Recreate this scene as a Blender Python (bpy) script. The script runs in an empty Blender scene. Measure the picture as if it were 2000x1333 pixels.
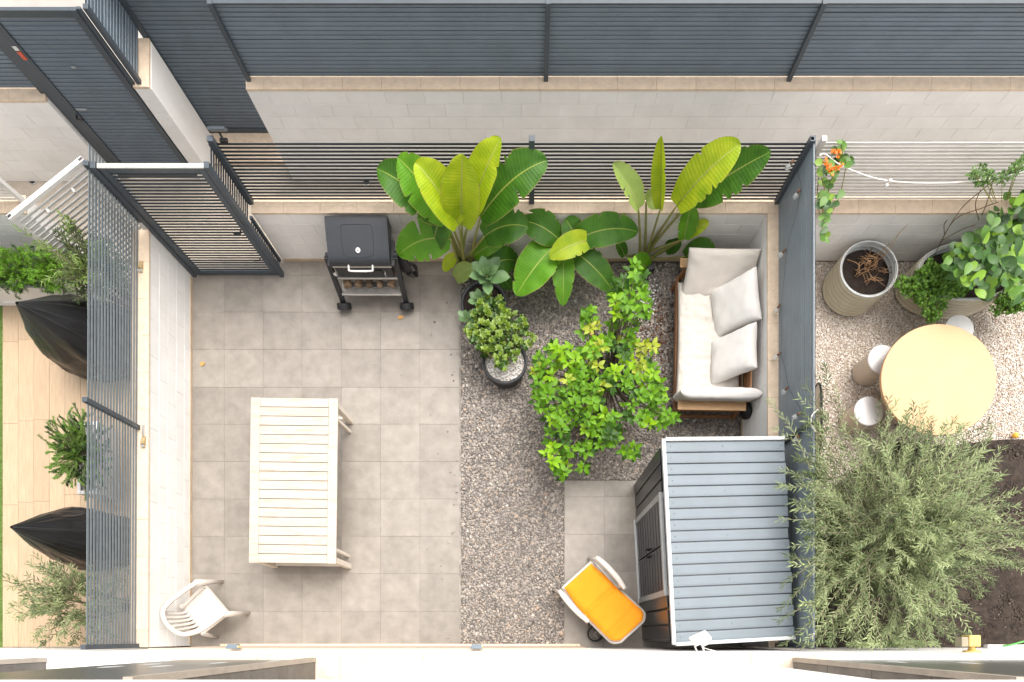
import bpy, math, random
from mathutils import Vector, Matrix, noise as mnoise
R = math.radians
random.seed(7)
sc = bpy.context.scene
COL = sc.collection

# ------------------------------------------------------------------ camera, sky, sun, exposure
CAMZ, FOC, NX, NY = 9.0, 1146.0, 1037.0, 1240.0
cd = bpy.data.cameras.new('camera')
cam = bpy.data.objects.new('camera', cd); COL.objects.link(cam)
cam.location = (0, 0, CAMZ); cam.rotation_euler = (0, 0, 0)          # straight down, shifted lens
cd.sensor_width = 36.0; cd.sensor_fit = 'HORIZONTAL'; cd.lens = FOC / 2000 * 36
cd.shift_x = (1000 - NX) / 2000; cd.shift_y = (NY - 666.5) / 2000
cd.clip_start = 0.05; cd.clip_end = 500
sc.camera = cam

SUN_EL, SUN_AZ = R(66), R(55)       # azimuth from +X towards +Y
w = bpy.data.worlds.new('World'); sc.world = w; w.use_nodes = True
wn = w.node_tree.nodes; wl = w.node_tree.links
bg = wn['Background']
sky = wn.new('ShaderNodeTexSky'); sky.sky_type = 'NISHITA'; sky.sun_disc = False
sky.sun_elevation = SUN_EL; sky.sun_rotation = R(90) - SUN_AZ
sky.air_density = 1.0; sky.dust_density = 4.0; sky.ozone_density = 0.6
hs = wn.new('ShaderNodeHueSaturation'); hs.inputs['Saturation'].default_value = 0.14
wl.new(sky.outputs[0], hs.inputs['Color']); wl.new(hs.outputs[0], bg.inputs['Color'])
bg.inputs['Strength'].default_value = 0.15
sd = bpy.data.lights.new('sun', 'SUN'); sun = bpy.data.objects.new('sun', sd); COL.objects.link(sun)
sd.energy = 0.92; sd.angle = R(50); sd.color = (1.0, 0.915, 0.81)
sdir = Vector((math.cos(SUN_EL) * math.cos(SUN_AZ), math.cos(SUN_EL) * math.sin(SUN_AZ), math.sin(SUN_EL)))
sun.rotation_euler = sdir.to_track_quat('Z', 'Y').to_euler(); sun.location = sdir * 30
vs = sc.view_settings
vs.view_transform = 'Standard'; vs.look = 'None'; vs.gamma = 1.0; vs.use_curve_mapping = False
vs.exposure = 1.30
sc.cycles.max_bounces = 8

# ------------------------------------------------------------------ helpers
def P(px, py, z):
    k = (CAMZ - z) / FOC
    return Vector(((px - NX) * k, (NY - py) * k, z))
def K(z): return (CAMZ - z) / FOC
def onX(px, py, X):
    k = X / (px - NX)
    return Vector((X, (NY - py) * k, CAMZ - k * FOC))

MATS = {}
def mat(name, col, rough=0.6, var=0.12, scale=8.0, rnd=0.0, bump=0.0, bscale=60.0, metal=0.0, spec=0.5,
        col2=None, patch=0.0, pscale=1.2, pcol=None, island=0.0, trans=0.0, stretch=None, coat=0.0, gen=False):
    if name in MATS: return MATS[name]
    m = bpy.data.materials.new(name); m.use_nodes = True
    nt = m.node_tree; N = nt.nodes; Lk = nt.links
    b = N['Principled BSDF']
    b.inputs['Roughness'].default_value = rough; b.inputs['Metallic'].default_value = metal
    b.inputs['Specular IOR Level'].default_value = spec
    if coat: b.inputs['Coat Weight'].default_value = coat
    tc = N.new('ShaderNodeTexCoord')
    if gen:
        src = tc.outputs['Object']
    else:
        gm = N.new('ShaderNodeNewGeometry'); src = gm.outputs['Position']
    if stretch:
        mp = N.new('ShaderNodeMapping'); mp.inputs['Scale'].default_value = stretch
        Lk.new(src, mp.inputs['Vector']); src = mp.outputs[0]
    def noise(sc_, det=4.0, rg=0.6):
        n = N.new('ShaderNodeTexNoise'); n.inputs['Scale'].default_value = sc_
        n.inputs['Detail'].default_value = det; n.inputs['Roughness'].default_value = rg
        Lk.new(src, n.inputs['Vector']); return n.outputs['Fac']
    c1 = Vector(col[:3]); c2 = Vector(col2) if col2 else c1 * (1 - var * 1.6)
    if not col2: c1 = c1 * (1 + var * 0.5)
    mix = N.new('ShaderNodeMix'); mix.data_type = 'RGBA'
    mix.inputs[6].default_value = (*c2, 1); mix.inputs[7].default_value = (*c1, 1)
    rr = N.new('ShaderNodeMapRange'); rr.inputs[1].default_value = 0.3; rr.inputs[2].default_value = 0.7
    Lk.new(noise(scale), rr.inputs[0]); fac = rr.outputs[0]
    if island:
        gi = N.new('ShaderNodeNewGeometry'); oi = N.new('ShaderNodeObjectInfo')
        a = N.new('ShaderNodeMath'); a.operation = 'ADD'
        Lk.new(gi.outputs['Random Per Island'], a.inputs[0]); Lk.new(oi.outputs['Random'], a.inputs[1])
        f = N.new('ShaderNodeMath'); f.operation = 'FRACT'; Lk.new(a.outputs[0], f.inputs[0])
        mm = N.new('ShaderNodeMix'); mm.data_type = 'FLOAT'; mm.inputs[0].default_value = island
        Lk.new(fac, mm.inputs[2]); Lk.new(f.outputs[0], mm.inputs[3]); fac = mm.outputs[0]
    Lk.new(fac, mix.inputs[0]); cout = mix.outputs[2]
    if patch:
        pm = N.new('ShaderNodeMix'); pm.data_type = 'RGBA'
        pr = N.new('ShaderNodeMapRange'); pr.inputs[1].default_value = 0.52; pr.inputs[2].default_value = 0.72
        pr.inputs[4].default_value = patch
        Lk.new(noise(pscale, 5.0, 0.65), pr.inputs[0]); Lk.new(pr.outputs[0], pm.inputs[0])
        Lk.new(cout, pm.inputs[6]); pm.inputs[7].default_value = (*(pcol or c1 * 0.6), 1); cout = pm.outputs[2]
    if rnd:
        oi = N.new('ShaderNodeObjectInfo'); hv = N.new('ShaderNodeHueSaturation')
        mr = N.new('ShaderNodeMapRange'); mr.inputs[3].default_value = 1 - rnd; mr.inputs[4].default_value = 1 + rnd
        Lk.new(oi.outputs['Random'], mr.inputs[0]); Lk.new(mr.outputs[0], hv.inputs['Value'])
        Lk.new(cout, hv.inputs['Color']); cout = hv.outputs[0]
    Lk.new(cout, b.inputs['Base Color'])
    if bump:
        bn = N.new('ShaderNodeBump'); bn.inputs['Strength'].default_value = bump; bn.inputs['Distance'].default_value = 0.01
        Lk.new(noise(bscale, 6.0), bn.inputs['Height']); Lk.new(bn.outputs[0], b.inputs['Normal'])
    if trans:
        tr = N.new('ShaderNodeBsdfTranslucent'); ms = N.new('ShaderNodeMixShader'); ms.inputs[0].default_value = trans
        Lk.new(cout, tr.inputs['Color']); Lk.new(b.outputs[0], ms.inputs[1]); Lk.new(tr.outputs[0], ms.inputs[2])
        Lk.new(ms.outputs[0], N['Material Output'].inputs['Surface'])
    MATS[name] = m; return m

class MB:
    def __init__(s): s.v = []; s.f = []; s.uv = None
    def add(s, vs, fs):
        o = len(s.v); s.v += [tuple(x) for x in vs]; s.f += [tuple(i + o for i in f) for f in fs]; return s
    def box(s, c, d, M=None, ch=0.0):
        x, y, z = d[0] / 2, d[1] / 2, d[2] / 2; c = Vector(c)
        if ch:
            pts = []
            for sx in (-1, 1):
                for sy in (-1, 1):
                    for sz in (-1, 1):
                        for ax in range(3):
                            q = [sx * (x - ch), sy * (y - ch), sz * (z - ch)]
                            q[ax] = (sx * x, sy * y, sz * z)[ax]; pts.append(q)
            idx = {}
            i = 0
            for sx in (-1, 1):
                for sy in (-1, 1):
                    for sz in (-1, 1):
                        for ax in range(3): idx[(sx, sy, sz, ax)] = i; i += 1
            F = []
            for ax in range(3):
                o = [a for a in range(3) if a != ax]
                for sg in (-1, 1):
                    q = []
                    for a, b_ in ((-1, -1), (1, -1), (1, 1), (-1, 1)):
                        t = [0, 0, 0]; t[ax] = sg; t[o[0]] = a; t[o[1]] = b_; q.append(idx[(*t, ax)])
                    F.append(q)
            for ax in range(3):
                o = [a for a in range(3) if a != ax]
                for a in (-1, 1):
                    for b_ in (-1, 1):
                        q = []
                        for sg, k in ((-1, o[0]), (1, o[0]), (1, o[1]), (-1, o[1])):
                            t = [0, 0, 0]; t[ax] = sg; t[o[0]] = a; t[o[1]] = b_; q.append(idx[(*t, k)])
                        F.append(q)
            for sx in (-1, 1):
                for sy in (-1, 1):
                    for sz in (-1, 1): F.append([idx[(sx, sy, sz, a)] for a in range(3)])
        else:
            pts = [(sx * x, sy * y, sz * z) for sx in (-1, 1) for sy in (-1, 1) for sz in (-1, 1)]
            F = [(0, 1, 3, 2), (4, 6, 7, 5), (0, 4, 5, 1), (2, 3, 7, 6), (0, 2, 6, 4), (1, 5, 7, 3)]
        pts = [Vector(p) for p in pts]
        if M is not None: pts = [M @ p for p in pts]
        return s.add([p + c for p in pts], F)
    def bar(s, a, b, wd, ht, up=(0, 0, 1), ch=0.0):
        a = Vector(a); b = Vector(b); d = b - a; L = d.length; x = d.normalized(); up = Vector(up)
        y = up.cross(x)
        if y.length < 1e-4: y = Vector((0, 1, 0)).cross(x)
        y.normalize(); z = x.cross(y)
        M = Matrix((x, y, z)).transposed()
        return s.box((a + b) / 2, (L, wd, ht), M, ch)
    def tube(s, pts, rad, n=8, closed=False, caps=True):
        pts = [Vector(p) for p in pts]; m = len(pts)
        rs = rad if isinstance(rad, (list, tuple)) else [rad] * m
        vs = []; ref = Vector((0.137, 0.31, 0.94)); 
        prev = None
        for i, p in enumerate(pts):
            a = pts[i - 1] if (i or closed) else p; b = pts[(i + 1) % m] if (i < m - 1 or closed) else p
            t = (b - a); t = t.normalized() if t.length > 1e-9 else Vector((0, 0, 1))
            if prev is None:
                u = t.cross(ref); 
                if u.length < 1e-3: u = t.cross(Vector((1, 0, 0)))
            else: u = prev - t * prev.dot(t)
            u.normalize(); prev = u; v = t.cross(u)
            for k in range(n):
                an = 2 * math.pi * k / n
                vs.append(p + (u * math.cos(an) + v * math.sin(an)) * rs[i])
        fs = []
        for i in range(m if closed else m - 1):
            j = (i + 1) % m
            for k in range(n): fs.append((i * n + k, i * n + (k + 1) % n, j * n + (k + 1) % n, j * n + k))
        if caps and not closed:
            fs.append(tuple(range(n - 1, -1, -1))); fs.append(tuple((m - 1) * n + k for k in range(n)))
        return s.add(vs, fs)
    def cyl(s, a, b, r0, r1=None, n=16): return s.tube([a, b], [r0, r0 if r1 is None else r1], n)
    def lathe(s, prof, c=(0, 0, 0), n=32, sx=1.0, sy=1.0):
        c = Vector(c); vs = []; fs = []
        for r, z in prof:
            for k in range(n):
                a = 2 * math.pi * k / n; vs.append(c + Vector((math.cos(a) * (r * sx), math.sin(a) * (r * sy), z)))
        for i in range(len(prof) - 1):
            for k in range(n): fs.append((i * n + k, i * n + (k + 1) % n, (i + 1) * n + (k + 1) % n, (i + 1) * n + k))
        return s.add(vs, fs)
    def prism(s, poly, z0, z1):
        n = len(poly); vs = [(x, y, z0) for x, y in poly] + [(x, y, z1) for x, y in poly]
        fs = [tuple(range(n - 1, -1, -1)), tuple(range(n, 2 * n))] + [(i, (i + 1) % n, n + (i + 1) % n, n + i) for i in range(n)]
        return s.add(vs, fs)
    def grid(s, fn, nu, nv, uv=False):
        vs = [fn(i / nu, j / nv) for i in range(nu + 1) for j in range(nv + 1)]
        fs = [(i * (nv + 1) + j, (i + 1) * (nv + 1) + j, (i + 1) * (nv + 1) + j + 1, i * (nv + 1) + j + 1) for i in range(nu) for j in range(nv)]
        if uv: s.uv = [(i / nu, j / nv) for i in range(nu + 1) for j in range(nv + 1)]
        return s.add(vs, fs)
    def mesh(s, name, m, smooth=False, flip=False):
        me = bpy.data.meshes.new(name); me.from_pydata(s.v, [], s.f); me.materials.append(m)
        if smooth:
            me.polygons.foreach_set('use_smooth', [True] * len(me.polygons))
        if s.uv:
            l = me.uv_layers.new(name='UVMap')
            vi = [0] * len(me.loops); me.loops.foreach_get('vertex_index', vi)
            flat = []
            for i in vi: flat += s.uv[i]
            l.data.foreach_set('uv', flat)
        me.update(); return me
    def build(s, name, m, parent=None, smooth=False, loc=(0, 0, 0), rot=(0, 0, 0)):
        return put(name, s.mesh(name, m, smooth), parent, loc, rot)

def put(name, me, parent=None, loc=(0, 0, 0), rot=(0, 0, 0)):
    o = bpy.data.objects.new(name, me); COL.objects.link(o)
    o.location = loc; o.rotation_euler = rot
    if parent is not None: o.parent = parent
    return o
def bevel(o, wd=0.005, seg=2):
    md = o.modifiers.new('bevel', 'BEVEL'); md.width = wd; md.segments = seg; md.limit_method = 'ANGLE'; return o
def subd(o, n=2):
    md = o.modifiers.new('subd', 'SUBSURF'); md.levels = n; md.render_levels = n; return o
def tag(o, label=None, cat=None, group=None, kind=None):
    if label: o['label'] = label
    if cat: o['category'] = cat
    if group: o['group'] = group
    if kind: o['kind'] = kind
    return o
def thing(name, label, cat, loc=(0, 0, 0), rz=0.0, group=None):
    o = bpy.data.objects.new(name, None); COL.objects.link(o); o.empty_display_size = 0.1
    o.location = loc; o.rotation_euler = (0, 0, rz)
    return tag(o, label, cat, group)
def struct(o): return tag(o, kind='structure')
CACHE = {}
def boxmesh(name, d, m, ch=0.0):
    key = (name, tuple(round(x, 4) for x in d), m.name, ch)
    if key not in CACHE: CACHE[key] = MB().box((0, 0, 0), d, None, ch).mesh(name, m)
    return CACHE[key]

# ------------------------------------------------------------------ materials
m_white = mat('white_paint', (0.84, 0.825, 0.80), 0.75, var=0.04, scale=3, bump=0.25, bscale=120, patch=0.25, pscale=1.4, pcol=(0.68, 0.64, 0.58), rnd=0.025)
m_cop = mat('coping_stone', (0.69, 0.545, 0.405), 0.8, var=0.10, scale=14, bump=0.3, bscale=90, patch=0.3, pscale=2.5, pcol=(0.60, 0.45, 0.31), rnd=0.035)
m_tile = mat('grey_porcelain', (0.272, 0.241, 0.208), 0.55, var=0.15, scale=5, bump=0.06, bscale=90, patch=0.55, pscale=2.1, pcol=(0.228, 0.199, 0.166), rnd=0.10)
m_grout = mat('grout', (0.285, 0.257, 0.226), 0.9, var=0.3, scale=6)
m_dark = mat('anthracite_paint', (0.056, 0.070, 0.085), 0.42, var=0.10, scale=5, bump=0.04, rnd=0.06)
m_slate = mat('slate_blue_paint', (0.155, 0.197, 0.235), 0.45, var=0.08, scale=3, bump=0.03, rnd=0.05)
m_slatgrey = mat('weathered_grey_slat', (0.15, 0.178, 0.195), 0.4, var=0.12, scale=9, rnd=0.06)
m_whitemetal = mat('white_metal', (0.72, 0.69, 0.66), 0.45, var=0.05, scale=6, rnd=0.03)
m_alley = mat('alley_concrete', (0.52, 0.45, 0.37), 0.9, var=0.12, scale=6, bump=0.3, bscale=60, patch=0.4, pscale=1.0, pcol=(0.42, 0.33, 0.23))
m_slatdark = mat('slat_black_paint', (0.026, 0.031, 0.037), 0.5, var=0.1, scale=6, rnd=.08, spec=.35)
m_steel = mat('brushed_steel', (0.6, 0.58, 0.55), 0.35, metal=0.8, var=0.1)
m_blackmetal = mat('black_enamel', (0.018, 0.019, 0.022), 0.42, var=0.2, scale=12, bump=0.05)
m_black = mat('black_plastic', (0.012, 0.012, 0.013), 0.55, var=0.2)

# ------------------------------------------------------------------ ground
g = MB().box((0, 10, -0.2), (120, 120, 0.3)).build('ground', mat('pale_ground', (0.36, 0.335, 0.305), 0.9, var=0.1, scale=2, bump=0.3))
struct(g)
al = MB().box((-1, 6.95, -0.027), (30, 2.4, 0.05)).build('alley_pavement', m_alley); struct(al)

YB = 5.733      # front face of the back wall
XL, XR = -5.199, 3.22
HY = -0.20      # house wall

# patio tiles
fl = MB().box(((-5.25 - 1.1) / 2, 2.75, -0.03), (4.2, 6.1, 0.05)).build('patio_floor', m_grout); struct(fl)
def tiles(parent, xs, ys, m):
    for i in range(len(xs) - 1):
        for j in range(len(ys) - 1):
            x0, x1 = sorted(((xs[i] - NX) * K(0), (xs[i + 1] - NX) * K(0)))
            y0, y1 = sorted(((NY - ys[j]) * K(0), (NY - ys[j + 1]) * K(0)))
            me = boxmesh('tile', (round(x1 - x0 - 0.003, 4), round(y1 - y0 - 0.003, 4), 0.02), m, 0.001)
            o = put('tile', me, parent, ((x0 + x1) / 2 + random.uniform(-.0008, .0008), (y0 + y1) / 2, -0.01 + random.uniform(-.0015, .0015)))
            o.rotation_euler = (random.uniform(-.002, .002), random.uniform(-.002, .002), random.uniform(-.0015, .0015))
tiles(fl, [373, 438, 514, 590, 667, 743, 820, 897], [509, 538, 610, 683, 757, 829, 902, 975, 1048, 1121, 1195, 1266], m_tile)
pad = MB().box((P(1280, 0, 0).x, P(0, 1105, 0).y, -0.03), (2.8, 2.6, 0.05)).build('paving_pad', m_grout); struct(pad)
tiles(pad, [1103, 1180, 1257, 1334, 1411, 1447], [939, 971, 1044, 1117, 1195, 1266], m_tile)

# gravel
def pebbles(name, label, m, regions, pitch, size, zbase, seed, sub=1):
    import numpy as np
    rng = np.random.default_rng(seed)
    import bmesh
    prot = []
    for q in range(5):
        bm = bmesh.new(); bmesh.ops.create_icosphere(bm, subdivisions=sub, radius=1.0)
        bm.verts.ensure_lookup_table()
        V = np.array([v.co[:] for v in bm.verts]); F = np.array([[v.index for v in f.verts] for f in bm.faces]); bm.free()
        V = V * (1 + rng.uniform(-0.28, 0.28, (len(V), 1))); prot.append((V, F))
    AV = []; AF = []; off = 0
    for (x0, x1, y0, y1, test) in regions:
        nx = int((x1 - x0) / pitch); ny = int((y1 - y0) / pitch)
        for i in range(nx):
            for j in range(ny):
                x = x0 + (i + rng.uniform(0, 1)) * pitch; y = y0 + (j + rng.uniform(0, 1)) * pitch
                if test and not test(x, y): continue
                V, F = prot[rng.integers(5)]
                s = size * rng.lognormal(0, 0.28)
                a = rng.uniform(0, 6.28); c, sn = math.cos(a), math.sin(a)
                sx, sy, sz = s * rng.uniform(.85, 1.3), s * rng.uniform(.65, 1.0), s * rng.uniform(.45, .7)
                X = V[:, 0] * sx; Y = V[:, 1] * sy; Z = V[:, 2] * sz
                tx = rng.uniform(-.5, .5); Z = Z + X * tx
                W = np.stack([X * c - Y * sn + x, X * sn + Y * c + y, Z + zbase + rng.uniform(0, size * .6)], 1)
                AV.append(W); AF.append(F + off); off += len(V)
    AV = np.concatenate(AV); AF = np.concatenate(AF)
    me = bpy.data.meshes.new(name)
    me.vertices.add(len(AV)); me.vertices.foreach_set('co', AV.astype('f').ravel())
    me.loops.add(AF.size); me.loops.foreach_set('vertex_index', AF.astype('i').ravel())
    me.polygons.add(len(AF)); me.polygons.foreach_set('loop_start', (np.arange(len(AF)) * 3).astype('i'))
    me.update(); me.validate(); me.materials.append(m)
    return tag(put(name, me), label, 'gravel', kind='stuff')
def gravel_mat(name, stops, sc_=14):
    m = bpy.data.materials.new(name); m.use_nodes = True; N = m.node_tree.nodes; Lk = m.node_tree.links
    b = N['Principled BSDF']; b.inputs['Roughness'].default_value = 0.8
    gi = N.new('ShaderNodeNewGeometry'); cr = N.new('ShaderNodeValToRGB')
    e = cr.color_ramp.elements; e[0].position = stops[0][0]; e[0].color = (*stops[0][1], 1); e[1].position = stops[-1][0]; e[1].color = (*stops[-1][1], 1)
    for p_, c_ in stops[1:-1]:
        q = e.new(p_); q.color = (*c_, 1)
    Lk.new(gi.outputs['Random Per Island'], cr.inputs[0])
    nz = N.new('ShaderNodeTexNoise'); nz.inputs['Scale'].default_value = sc_ * 6; Lk.new(gi.outputs['Position'], nz.inputs['Vector'])
    mx = N.new('ShaderNodeMix'); mx.data_type = 'RGBA'; mx.blend_type = 'MULTIPLY'; mx.inputs[0].default_value = 0.5
    Lk.new(cr.outputs[0], mx.inputs[6])
    c2 = N.new('ShaderNodeMapRange'); c2.inputs[3].default_value = 0.55; c2.inputs[4].default_value = 1.35
    Lk.new(nz.outputs['Fac'], c2.inputs[0]); Lk.new(c2.outputs[0], mx.inputs[7]); Lk.new(mx.outputs[2], b.inputs['Base Color'])
    return m
gb = MB().box(((P(897, 0, 0).x + XR) / 2, 2.75, -0.05), (XR - P(897, 0, 0).x, 6.1, 0.03)).build('gravel_bed', mat('gravel_base', (0.27, 0.235, 0.205), 0.95, var=0.4, scale=60, bump=1, bscale=150)); struct(gb)
X0, X1 = P(897, 0, 0).x + 0.012, P(1103, 0, 0).x - 0.005
padtop = P(0, 938, 0).y
gm = gravel_mat('grey_gravel', [(0, (0.13, 0.117, 0.107)), (0.25, (0.235, 0.21, 0.19)), (0.6, (0.325, 0.29, 0.26)), (0.88, (0.40, 0.35, 0.30)), (0.96, (0.40, 0.295, 0.22)), (1, (0.60, 0.56, 0.51))])
pebbles('grey_gravel', 'grey and brown gravel covering the bed between the tiles and the sofa', gm,
        [(X0, X1, -0.14, YB, None), (X1, XR, padtop + 0.01, YB, None)], 0.0245, 0.0172, -0.03, 3)
xe_ = P(897, 0, 0).x
pebbles('stray_pebbles', 'few stray gravel stones kicked onto the patio tiles', gm, [(xe_ - .9, xe_ - .01, -.1, 5.6, lambda x, y: random.random() < .035 * math.exp((x - xe_) * 4.5))], .03, .012, .004, 12)
wp = mat('white_pebble', (0.78, 0.75, 0.72), 0.6, var=0.15, island=0.5)
c0 = P(1252, 590, 0); c1 = P(1268, 545, 0)
pebbles('white_pebbles', 'patch of white pebbles around the right strelitzia stem', wp,
        [(c0.x - .3, c0.x + .35, c0.y - .45, c0.y + .5, lambda x, y: ((x - c0.x) / .26) ** 2 + ((y - c0.y - .1) / .42) ** 2 < random.uniform(.25, 1.1))], 0.034, 0.017, 0.0, 8)
c2_ = P(1285, 650, 0)
pebbles('bark_chips', 'dark rusty chips scattered on the gravel in front of the sofa', gravel_mat('rust_chip', [(0, (0.05, 0.025, 0.015)), (0.5, (0.13, 0.065, 0.035)), (1, (0.26, 0.15, 0.09))]),
        [(c2_.x - .5, c2_.x + .45, c2_.y - 1.1, c2_.y + .7, lambda x, y: random.random() < .42 * math.exp(-((x - c2_.x - .05) / .24) ** 2 - ((y - c2_.y) / .5) ** 2))], .022, .014, -.008, 18)
# neighbour's pale gravel and soil
def soil_edge(x, y):
    ye = 2.98 - 0.10 * math.exp(-((x - 6.3) / .6) ** 2)
    if x < 5.6: ye = 2.98 - (5.6 - x) * 0.75
    return y < ye
sb = MB().box((7.3, 2.75, -0.05), (8.0, 6.1, 0.03)).build('gravel_base_sheet', mat('pale_gravel_base', (0.56, 0.46, 0.37), 0.95, var=0.25, scale=50, bump=1, bscale=140)); struct(sb)
pm = gravel_mat('pale_gravel', [(0, (0.36, 0.27, 0.205)), (0.2, (0.58, 0.48, 0.39)), (0.55, (0.70, 0.62, 0.54)), (1, (0.78, 0.73, 0.68))])
pebbles('pale_gravel', 'fine cream gravel around the round orange table', pm,
        [(3.6, 8.0, 0.9, YB, lambda x, y: not soil_edge(x, y))], 0.0185, 0.0112, -0.028, 5)
def soilf(u, v):
    x = 3.5 + 7 * u; top = 2.99 - 0.10 * math.exp(-((x - 6.3) / .6) ** 2) - (max(0, 5.6 - x) * 0.75)
    y = HY + (max(top, 0.6) - HY) * v
    z = -0.02 + 0.05 * mnoise.noise(Vector((x * 3, y * 3, 0))) + 0.03 * mnoise.noise(Vector((x * 14, y * 14, 3)))
    return (x, y, z + 0.055)
so = MB().grid(soilf, 140, 70).build('soil_bed', mat('dark_soil', (0.048, 0.033, 0.024), 0.95, var=0.4, scale=12, bump=1.0, bscale=160, patch=0.5, pscale=3, pcol=(0.085, 0.06, 0.042)), smooth=True); struct(so)
sm = gravel_mat('soil_crumb', [(0, (0.02, 0.014, 0.010)), (0.5, (0.05, 0.035, 0.026)), (0.95, (0.09, 0.065, 0.048)), (1, (0.26, 0.21, 0.17))])
pebbles('soil_crumbs', 'crumbs and chips on the dark soil under the bush', sm, [(5.0, 8.0, -0.15, 2.95, soil_edge)], 0.036, 0.011, 0.03, 6)

# neighbour's wooden deck
dk = MB().box((-6.805, 2.4, -0.045), (2.6, 6.0, 0.05)).build('deck_floor', m_grout); struct(dk)
m_plank = mat('oak_plank', (0.45, 0.33, 0.215), 0.6, col2=(0.36, 0.255, 0.16), scale=3.0, stretch=(14, 1, 1), rnd=0.07, bump=0.08, bscale=10)
xx = -8.105
while xx < -5.6:
    yy = -0.2 - random.uniform(0, 1.1)
    while yy < 5.1:
        L = 1.25; a = max(yy, -0.19); b = min(yy + L, 5.1)
        if b - a > 0.1:
            put('plank', boxmesh('plank', (0.236, round(b - a - 0.003, 3), 0.02), m_plank, 0.001), dk, (xx + 0.12, (a + b) / 2, -0.01 + random.uniform(-.0008, .0008)))
        yy += L
    xx += 0.239
MB().box((-8.862, 2.4, -0.03), (1.5, 6, 0.03)).build('lawn_base', mat('lawn_base', (0.10, 0.16, 0.03), 0.9, var=0.2, scale=20))
struct(bpy.data.objects['lawn_base'])
gr = MB()
for i in range(5000):
    x = random.uniform(-8.5, -8.105); y = random.uniform(-0.1, 5.0); a = random.uniform(0, 6.28); h = random.uniform(.02, .045)
    d = Vector((math.cos(a), math.sin(a), 0)) * .004; t = Vector((random.uniform(-.015, .015), random.uniform(-.015, .015), h))
    p = Vector((x, y, -.015)); gr.add([p - d, p + d, p + t], [(0, 1, 2)])
tag(gr.build('artificial_grass', mat('grass_blade', (0.20, 0.32, 0.05), 0.6, island=0.8)), 'strip of bright green lawn beside the wooden deck', 'grass', kind='stuff')

# ------------------------------------------------------------------ house
hs_ = thing('house', 'white rendered house with dark window bays along the patio edge', 'house', (0, HY, 0))
m_render = mat('house_render', (0.86, 0.83, 0.79), 0.8, var=0.03, scale=2, bump=0.1, bscale=150)
m_stain = mat('stained_stone', (0.74, 0.62, 0.48), 0.85, var=0.1, scale=6, bump=0.3, patch=0.8, pscale=5, pcol=(0.60, 0.43, 0.28))
m_sill = mat('dark_tile', (0.15, 0.135, 0.12), 0.5, var=0.25, scale=5, bump=0.05, rnd=0.06)
m_glass = mat('dark_shutter', (0.085, 0.09, 0.088), 0.3, var=0.3, scale=2.0, stretch=(0.6, 1, 9), bump=0.05, bscale=5)  # horizontal streaks in the colour stand in for reflections
MB().box((0, -1.5, 1.48), (22, 3.0, 2.96)).build('wall', m_render, hs_)
bevel(MB().box((P(784, 0, 0).x, 0.014, 0.9), (P(1130, 0, 0).x - P(438, 0, 0).x, 0.03, 1.8)).build('stone_surround', mat('surround_stone', (0.62, 0.50, 0.39), 0.75, var=0.06, scale=8, bump=0.15), hs_), 0.003)
bevel(MB().box((P(784, 0, 0).x, 0.03, 0.05), (P(1132, 0, 0).x - P(436, 0, 0).x, 0.06, 0.10)).build('threshold', m_cop, hs_), 0.004)
x = -7.0
while x < 7:      # ledge of stone slabs at first floor
    wdt = random.uniform(0.75, 0.95)
    bevel(MB().box((0, 0, 0), (wdt - 0.004, 0.9, 0.04)).build('ledge_slab', m_stain if (-3.75 < x < -0.7 or 1.3 < x < 2.8) else m_render, hs_, loc=(x + wdt / 2, -0.445, 2.982)), 0.003)
    x += wdt
MB().box((0.345, -0.5, 5.7), (2.39, 1.0, 5.4)).build('pillar', m_render, hs_)
for (xa, xb, side) in ((-3.6, -2.2, 1), (2.68, 5.6, -1), (-7.2, -4.95, 1)):
    f = MB().box(((xa + xb) / 2, -0.07, 4.4), (xb - xa - 0.06, 0.03, 2.78)).build('shutter', m_glass, hs_)
    q = mat('dropping_white', (0.6, 0.6, 0.58), 0.7)
    for t in range(5):
        cx, cz = random.uniform(xa + .2, xb - .2), random.uniform(3.1, 5.2)
        dd = MB().lathe([(0.0005, 0.004), (0.03, 0.003), (0.05, 0)], (0, 0, 0), 8)
        dd.v = [(cx + vx, -0.0545 + vz, cz + vy * 3.0) for vx, vy, vz in dd.v]
        dd.build('white_splash', q, f)
    xe = xb if side > 0 else xa
    z = 3.004
    for r in range(4):
        hz = 0.69
        bevel(MB().box((xe - side * 0.02, -0.40, z + hz / 2), (0.04, 0.64, hz - 0.006)).build('wall_tile', m_sill, hs_), 0.002); z += hz
    MB().box((xe - side * 0.02, -0.055, 4.39), (0.055, 0.045, 2.76)).build('edge_trim', mat('trim_beige', (0.42, 0.36, 0.30), 0.5), hs_)
MB().box((-4.1, -0.53, 5.86), (6.5, 0.97, 0.1)).build('roof_slab', m_render, hs_)
MB().box((4.8, -0.53, 5.86), (6.5, 0.97, 0.1)).build('roof_slab', m_render, hs_)

def wall_light(px):
    p = P(px, 1271, 1.9)
    t = thing('wall_light', '', 'wall light', (p.x, HY, 1.9), group='small wall lights on the house')
    o = MB().add([(-.075, .03, -.05), (.075, .03, -.05), (.075, .03, .05), (-.075, .03, .05), (-.055, .085, -.05), (.055, .085, -.05), (.055, .085, .05), (-.055, .085, .05)],
            [(0, 1, 2, 3), (4, 7, 6, 5), (0, 4, 5, 1), (3, 2, 6, 7), (0, 3, 7, 4), (1, 5, 6, 2)]).build('housing', m_slate, t); bevel(o, .004)
    MB().box((.062, .056, .0), (.02, .03, .085)).build('lens', mat('lamp_lens', (0.7, 0.6, 0.3), 0.3), t)
    return t
wall_light(456)['label'] = 'dark wedge wall light nearest the white plastic chair'
wall_light(931)['label'] = 'dark wedge wall light at the end of the gravel strip'
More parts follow.
